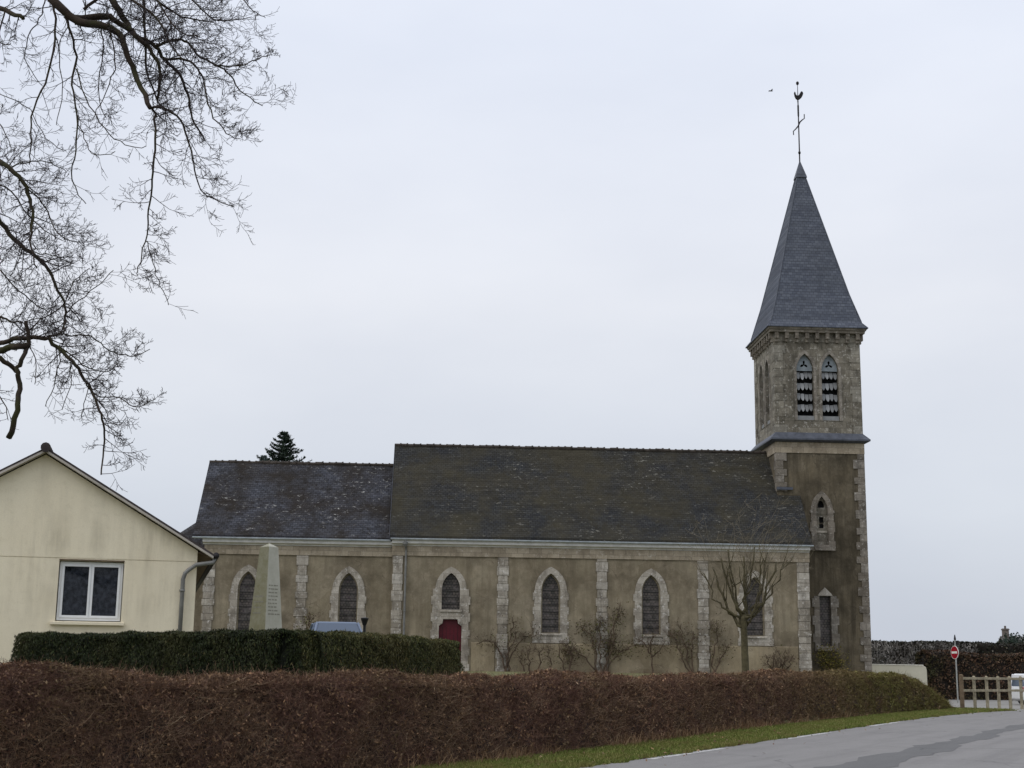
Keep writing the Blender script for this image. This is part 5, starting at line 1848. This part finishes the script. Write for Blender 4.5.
# ------------------------------------------------------------------ cars
def car(name, loc, rz, paint, label, van=False, high=1.45):
    """hatchback, nose towards -Y; body, glass, wheels, lamps"""
    o = empty(name, loc, label, 'car', rz)
    hw_ = 0.87
    body = MB()

    def sec(y, zs):            # half-width profile rings
        return [(x, y, z) for x, z in zs]
    rings = []
    for y, zt_, zb, wd in ((-2.0, 0.62, 0.3, .66), (-1.92, 0.72, 0.22, .8), (-1.2, 0.88, 0.2, .86), (-0.75, 0.95, 0.2, .87), (0.6, 0.97, 0.2, .87), (1.7, 0.98, 0.22, .86), (1.98, 0.92, 0.3, .78), (2.03, 0.7, 0.36, .68)):
        rings.append([(-wd * .9, y, zb), (-wd, y, zb + .15), (-wd, y, zt_ - .16), (-wd * .93, y, zt_), (wd * .93, y, zt_), (wd, y, zt_ - .16), (wd, y, zb + .15), (wd * .9, y, zb)])
    vs = [p for r in rings for p in r]
    fs = []
    for i in range(len(rings) - 1):
        for j in range(8):
            a, b_ = i * 8 + j, i * 8 + (j + 1) % 8
            fs.append((a, b_, b_ + 8, a + 8))
    fs += [tuple(range(8)), tuple(range((len(rings) - 1) * 8, len(rings) * 8))]
    body.add(vs, fs)
    # pillars and roof
    rb = 1.86 if van else 1.35
    roof = [(-0.62, -0.2), (0.62, -0.2), (0.64, rb), (-0.64, rb)]
    base = [(-0.8, -0.98), (0.8, -0.98), (0.8, 1.9 if van else 1.8), (-0.8, 1.9 if van else 1.8)]
    zr, zb = high, 0.95
    if van:         # deep closed roof sides above the window band
        body.hexa([(-.74, -.3, zr - .3), (.74, -.3, zr - .3), (.74, 1.9, zr - .3), (-.74, 1.9, zr - .3), (-.68, -.2, zr - .04), (.68, -.2, zr - .04), (.68, 1.87, zr - .04), (-.68, 1.87, zr - .04)])
    body.hexa([(x, y, zr - .05) for x, y in roof] + [(x * .92, y + (.06 if y < 0 else -.08), zr) for x, y in roof])
    for (bx, by), (rx, ry_) in zip(base, roof):
        body.tube([(bx, by, zb - .02), (rx, ry_, zr - .03)], 0.045, 6)
    for sx in (-1, 1):
        body.tube([(sx * .8, .42, zb - .02), (sx * .63, .5, zr - .03)], 0.045, 6)
    b = body.build('body', paint, o, bevel=0.02)
    lerp = lambda p, q, t: tuple(a + (c - a) * t for a, c in zip(p, q))
    B3 = [(x, y, zb) for x, y in base]
    R3 = [(x, y, zr - .045) for x, y in roof]
    for nm, i, j in (('windscreen', 0, 1), ('side_window', 1, 2), ('rear_window', 2, 3), ('side_window', 3, 0)):
        q = [B3[i], B3[j], R3[j], R3[i]]
        c = Vector((0, .4, 1.1))
        inner = [tuple(Vector(p) + (c - Vector(p)) * 0.05) for p in q]
        MB().hexa(q + inner).build(nm, 'car_glass', o)
    for sx in (-1, 1):
        for y in (-1.25, 1.28):
            w_ = MB()
            prof = [(0.2, -.1), (0.29, -.1), (0.315, -.06), (0.315, .06), (0.29, .1), (0.2, .1)]
            n = 20
            for r0, c in prof:
                for k in range(n):
                    w_.v.append((sx * (.78) + c, y + r0 * math.cos(2 * math.pi * k / n), .315 + r0 * math.sin(2 * math.pi * k / n)))
            for i in range(len(prof) - 1):
                for k in range(n):
                    a, b_ = i * n + k, i * n + (k + 1) % n
                    w_.f.append((a, b_, b_ + n, a + n))
            wh_ = w_.build('wheel', 'tyre', o)
            MB().tube([(sx * .78 - .07, y, .315), (sx * .78 + .085, y, .315)], .205, 16).build('rim', 'rim', wh_)
        MB().box(sx * .6 - .15, sx * .6 + .15, -1.99, -1.9, .62, .74).build('headlight', 'lamp_clear', o, bevel=.02)
        MB().box(sx * .66 - .1, sx * .66 + .1, 1.95, 2.03, .68, .92).build('tail_light', 'lamp_red', o, bevel=.02)
        MB().box(sx * .95 - .09, sx * .95 + .09, -.78, -.68, .96, 1.1).build('wing_mirror', 'black', o, bevel=.02)
    return o


car('parked_car', (at(334, 640, 43).x, 43.6, 1.28), R(12), 'car_blue', 'grey-blue parked car showing roof and windscreen above the green hedge', high=1.57)
car('parked_van', (27.0, 70.6, -0.05), R(95), 'car_white', 'white parked van half out of view behind the wooden fence', van=True, high=1.55)['category'] = 'van'

# dark lamp beside the car
lp = at(364, 640, 47)
LP = empty('bollard_lamp', (lp.x, 47, 1.43), 'small black flared lamp post right of the parked grey-blue car', 'lamp')
lz = at(364, 618, 47).z - 1.43
MB().tube([(0, 0, -0.18), (0, 0, lz - .18)], 0.045, 8).build('post', 'black', LP)
MB().lathe([(0.06, lz - .24), (0.09, lz - .14), (0.13, lz - .04), (0.13, lz), (0.05, lz + .02)], 12).build('lamp_head', 'black', LP)

# ------------------------------------------------------------------ fence, sign, walls on the right
FE = empty('wooden_fence', (19.04, 60.1, 0), 'weathered two-rail wooden fence at the bend of the road', 'fence')
f0, f1 = Vector((0, 0, 0)), Vector((5.2, 4.0, 0))
posts = [0.0, 0.9, 1.8, 2.65, 3.5, 4.35, 5.2, 6.05]
fd = f1.normalized()
for k, s_ in enumerate(posts):
    p = fd * s_
    hgt_ = 1.41 if k else 1.47
    w_ = 0.055 if k else 0.075
    m = MB()
    m.box(p.x - w_, p.x + w_, p.y - w_, p.y + w_, -0.1, hgt_ - 0.04)
    m.hexa([(p.x - w_, p.y - w_, hgt_ - .04), (p.x + w_, p.y - w_, hgt_ - .04), (p.x + w_, p.y + w_, hgt_ - .04), (p.x - w_, p.y + w_, hgt_ - .04), (p.x - w_ * .4, p.y - w_ * .4, hgt_), (p.x + w_ * .4, p.y - w_ * .4, hgt_), (p.x + w_ * .4, p.y + w_ * .4, hgt_), (p.x - w_ * .4, p.y + w_ * .4, hgt_)])
    o = m.build('post', 'fence_dark' if k in (0,) else 'fence_wood', FE, bevel=.008)
    if k == 0:
        o['label'] = 'darker end post'
nrm = Vector((fd.y, -fd.x, 0))
for z in (1.3, 0.8):
    a, b_ = fd * 0.0 + nrm * 0.08, fd * 6.1 + nrm * 0.08
    m = MB()
    t_ = nrm * 0.035
    m.hexa([tuple(a - t_ + Vector((0, 0, z - .05))), tuple(b_ - t_ + Vector((0, 0, z - .05))), tuple(b_ + t_ + Vector((0, 0, z - .05))), tuple(a + t_ + Vector((0, 0, z - .05))),
            tuple(a - t_ + Vector((0, 0, z + .05))), tuple(b_ - t_ + Vector((0, 0, z + .05))), tuple(b_ + t_ + Vector((0, 0, z + .05))), tuple(a + t_ + Vector((0, 0, z + .05)))])
    m.build('rail', 'fence_wood', FE, bevel=.008)

sg = at(957, 700, 73)
SG = empty('no_entry_sign', (sg.x, 73, 0), 'round red no entry sign on a grey post behind the fence', 'sign', R(-73))
MB().tube([(0, 0.05, -0.1), (0, 0.05, 3.15)], 0.04, 10).build('post', 'galv', SG)


def disc(r0, y0, y1, n=32):
    return MB().prism([(r0 * math.cos(2 * math.pi * i / n), 2.52 + r0 * math.sin(2 * math.pi * i / n)) for i in range(n)], [], y0, y1)


d0 = disc(0.335, -0.012, 0.008).build('disc', 'sign_white', SG)
disc(0.31, -0.018, -0.013).build('red_field', 'sign_red', d0)
MB().box(-0.235, 0.235, -0.024, -0.019, 2.465, 2.575).build('white_bar', 'sign_white', d0)
MB().prism([(-.25, 2.9), (.25, 2.9), (.25, 3.12), (-.25, 3.12)], [], 0.09, 0.105).build('sign_back', 'dark_metal', SG)
MB().lathe([(0.05, 3.15), (0.06, 3.2), (0.02, 3.42)], 8, (0, 0.05)).build('finial', 'dark_metal', SG)

CW = empty('garden_wall', (20.3, 80.0, 0), 'low cream rendered wall right of the bell tower', 'wall')
wp = [(-0.4, 0.0), (3.15, 0.0), (3.15, 1.6), (3.1, 1.78), (2.98, 1.84), (-0.4, 1.86)]
MB().prism(wp, [], 0, 0.3).build('wall', 'cream_wall', CW, bevel=.02)
MB().prism([(-.4, 1.865), (2.99, 1.845), (2.96, 1.9), (-.4, 1.92)], [], -0.03, 0.33).build('coping', 'coping', CW, bevel=.015)

# far cottage and the dark evergreen before it
cb = at(1014, 640, 130)
CT = empty('cottage', (cb.x, 130, -0.45), 'distant grey cottage roof with chimney behind the dark evergreen', 'house')
m = MB()
m.box(0, 9, 0, 6, -0.2, 3.0)
m.add([(0, 0, 3.0), (0, 6, 3.0), (0, 3, 4.9)], [(0, 1, 2)])
m.add([(9, 0, 3.0), (9, 6, 3.0), (9, 3, 4.9)], [(0, 1, 2)])
m.build('wall', 'cottage', CT)
m = MB()
m.hexa([(-.2, -.3, 2.85), (9.2, -.3, 2.85), (9.2, 3, 5.1), (-.2, 3, 5.1), (-.2, -.3, 3.0), (9.2, -.3, 3.0), (9.2, 3, 5.25), (-.2, 3, 5.25)])
m.hexa([(-.2, 6.3, 2.85), (9.2, 6.3, 2.85), (9.2, 3.01, 5.1), (-.2, 3.01, 5.1), (-.2, 6.3, 3.0), (9.2, 6.3, 3.0), (9.2, 3.01, 5.25), (-.2, 3.01, 5.25)])
cro = m.build('roof', 'cottage_roof', CT)
m = MB()
m.box(0.05, 0.55, 2.75, 3.25, 4.6, 5.95)
m.box(0.0, 0.6, 2.7, 3.3, 5.8, 5.9)
m.tube([(.3, 3, 5.95), (.3, 3, 6.2)], .1, 8)
m.build('chimney', 'brick', cro)
m = MB()
m.box(2.2, 3.2, -.03, .0, 1.0, 2.2)
m.box(5.6, 6.6, -.03, .0, 1.0, 2.2)
m.build('window', 'pane', CT)


def bush(loc, rx, rz_, n, label, seed, mat, name='evergreen_bush'):
    g = np.random.default_rng(seed)
    o = empty(name, loc, label, 'bush')
    cs = g.normal(size=(22, 3)) * np.array([rx * .42, rx * .35, rz_ * .28]) + np.array([0, 0, rz_ * .55])
    cs[:, 2] = np.clip(cs[:, 2], .2, rz_ * .85)
    X = cs[g.integers(0, 22, n)] + unit(g.normal(size=(n, 3))) * (g.uniform(0, 1, (n, 1)) ** .5) * np.array([rx * .34, rx * .34, rz_ * .2])
    X = X[X[:, 2] > 0.05]
    np_mesh('foliage', leaf_verts(X, g.normal(size=X.shape), g.normal(size=X.shape), g.uniform(.14, .3, len(X)), g.uniform(.1, .18, len(X))), 4, mat, o)
    MB().tube([(0, 0, -.1), (0, 0, rz_ * .6)], [.15, .05], 6).build('stem', 'bark_dark', o)


eb = at(1022, 640, 112)
bush((eb.x, 112, 0), 3.0, 4.4, 5200, 'dark rounded evergreen bush in front of the distant cottage', 61, 'spruce')

# ------------------------------------------------------------------ a bird in flight
bd = at(771, 91, 60)
BD = empty('bird', bd, 'small dark bird flying left of the spire', 'bird', R(20))
BD.scale = (0.55, 0.55, 0.55)
m = MB()
m.tube([(-.22, 0, .01), (-.15, 0, 0), (-.05, 0, 0), (.06, 0, .01), (.12, 0, .03), (.16, 0, .035), (.2, 0, .03)], [.012, .035, .05, .045, .028, .03, .006], 8)
m.add([(-.02, 0, .02), (.08, 0, .02), (.05, -.2, .09), (-.05, -.38, .05), (-.06, -.2, .07), (-.02, 0, .005), (.08, 0, .005), (.05, -.2, .08), (-.05, -.38, .045), (-.06, -.2, .06)], [(0, 1, 2, 4), (4, 2, 3), (9, 7, 6, 5), (8, 7, 9), (0, 4, 9, 5), (1, 2, 7, 6), (2, 3, 8, 7), (3, 4, 9, 8)])
m.add([(-.02, 0, .02), (.08, 0, .02), (.05, .2, .09), (-.05, .38, .05), (-.06, .2, .07), (-.02, 0, .005), (.08, 0, .005), (.05, .2, .08), (-.05, .38, .045), (-.06, .2, .06)], [(0, 1, 2, 4), (4, 2, 3), (9, 7, 6, 5), (8, 7, 9), (0, 4, 9, 5), (1, 2, 7, 6), (2, 3, 8, 7), (3, 4, 9, 8)])
m.build('body', 'bird', BD)
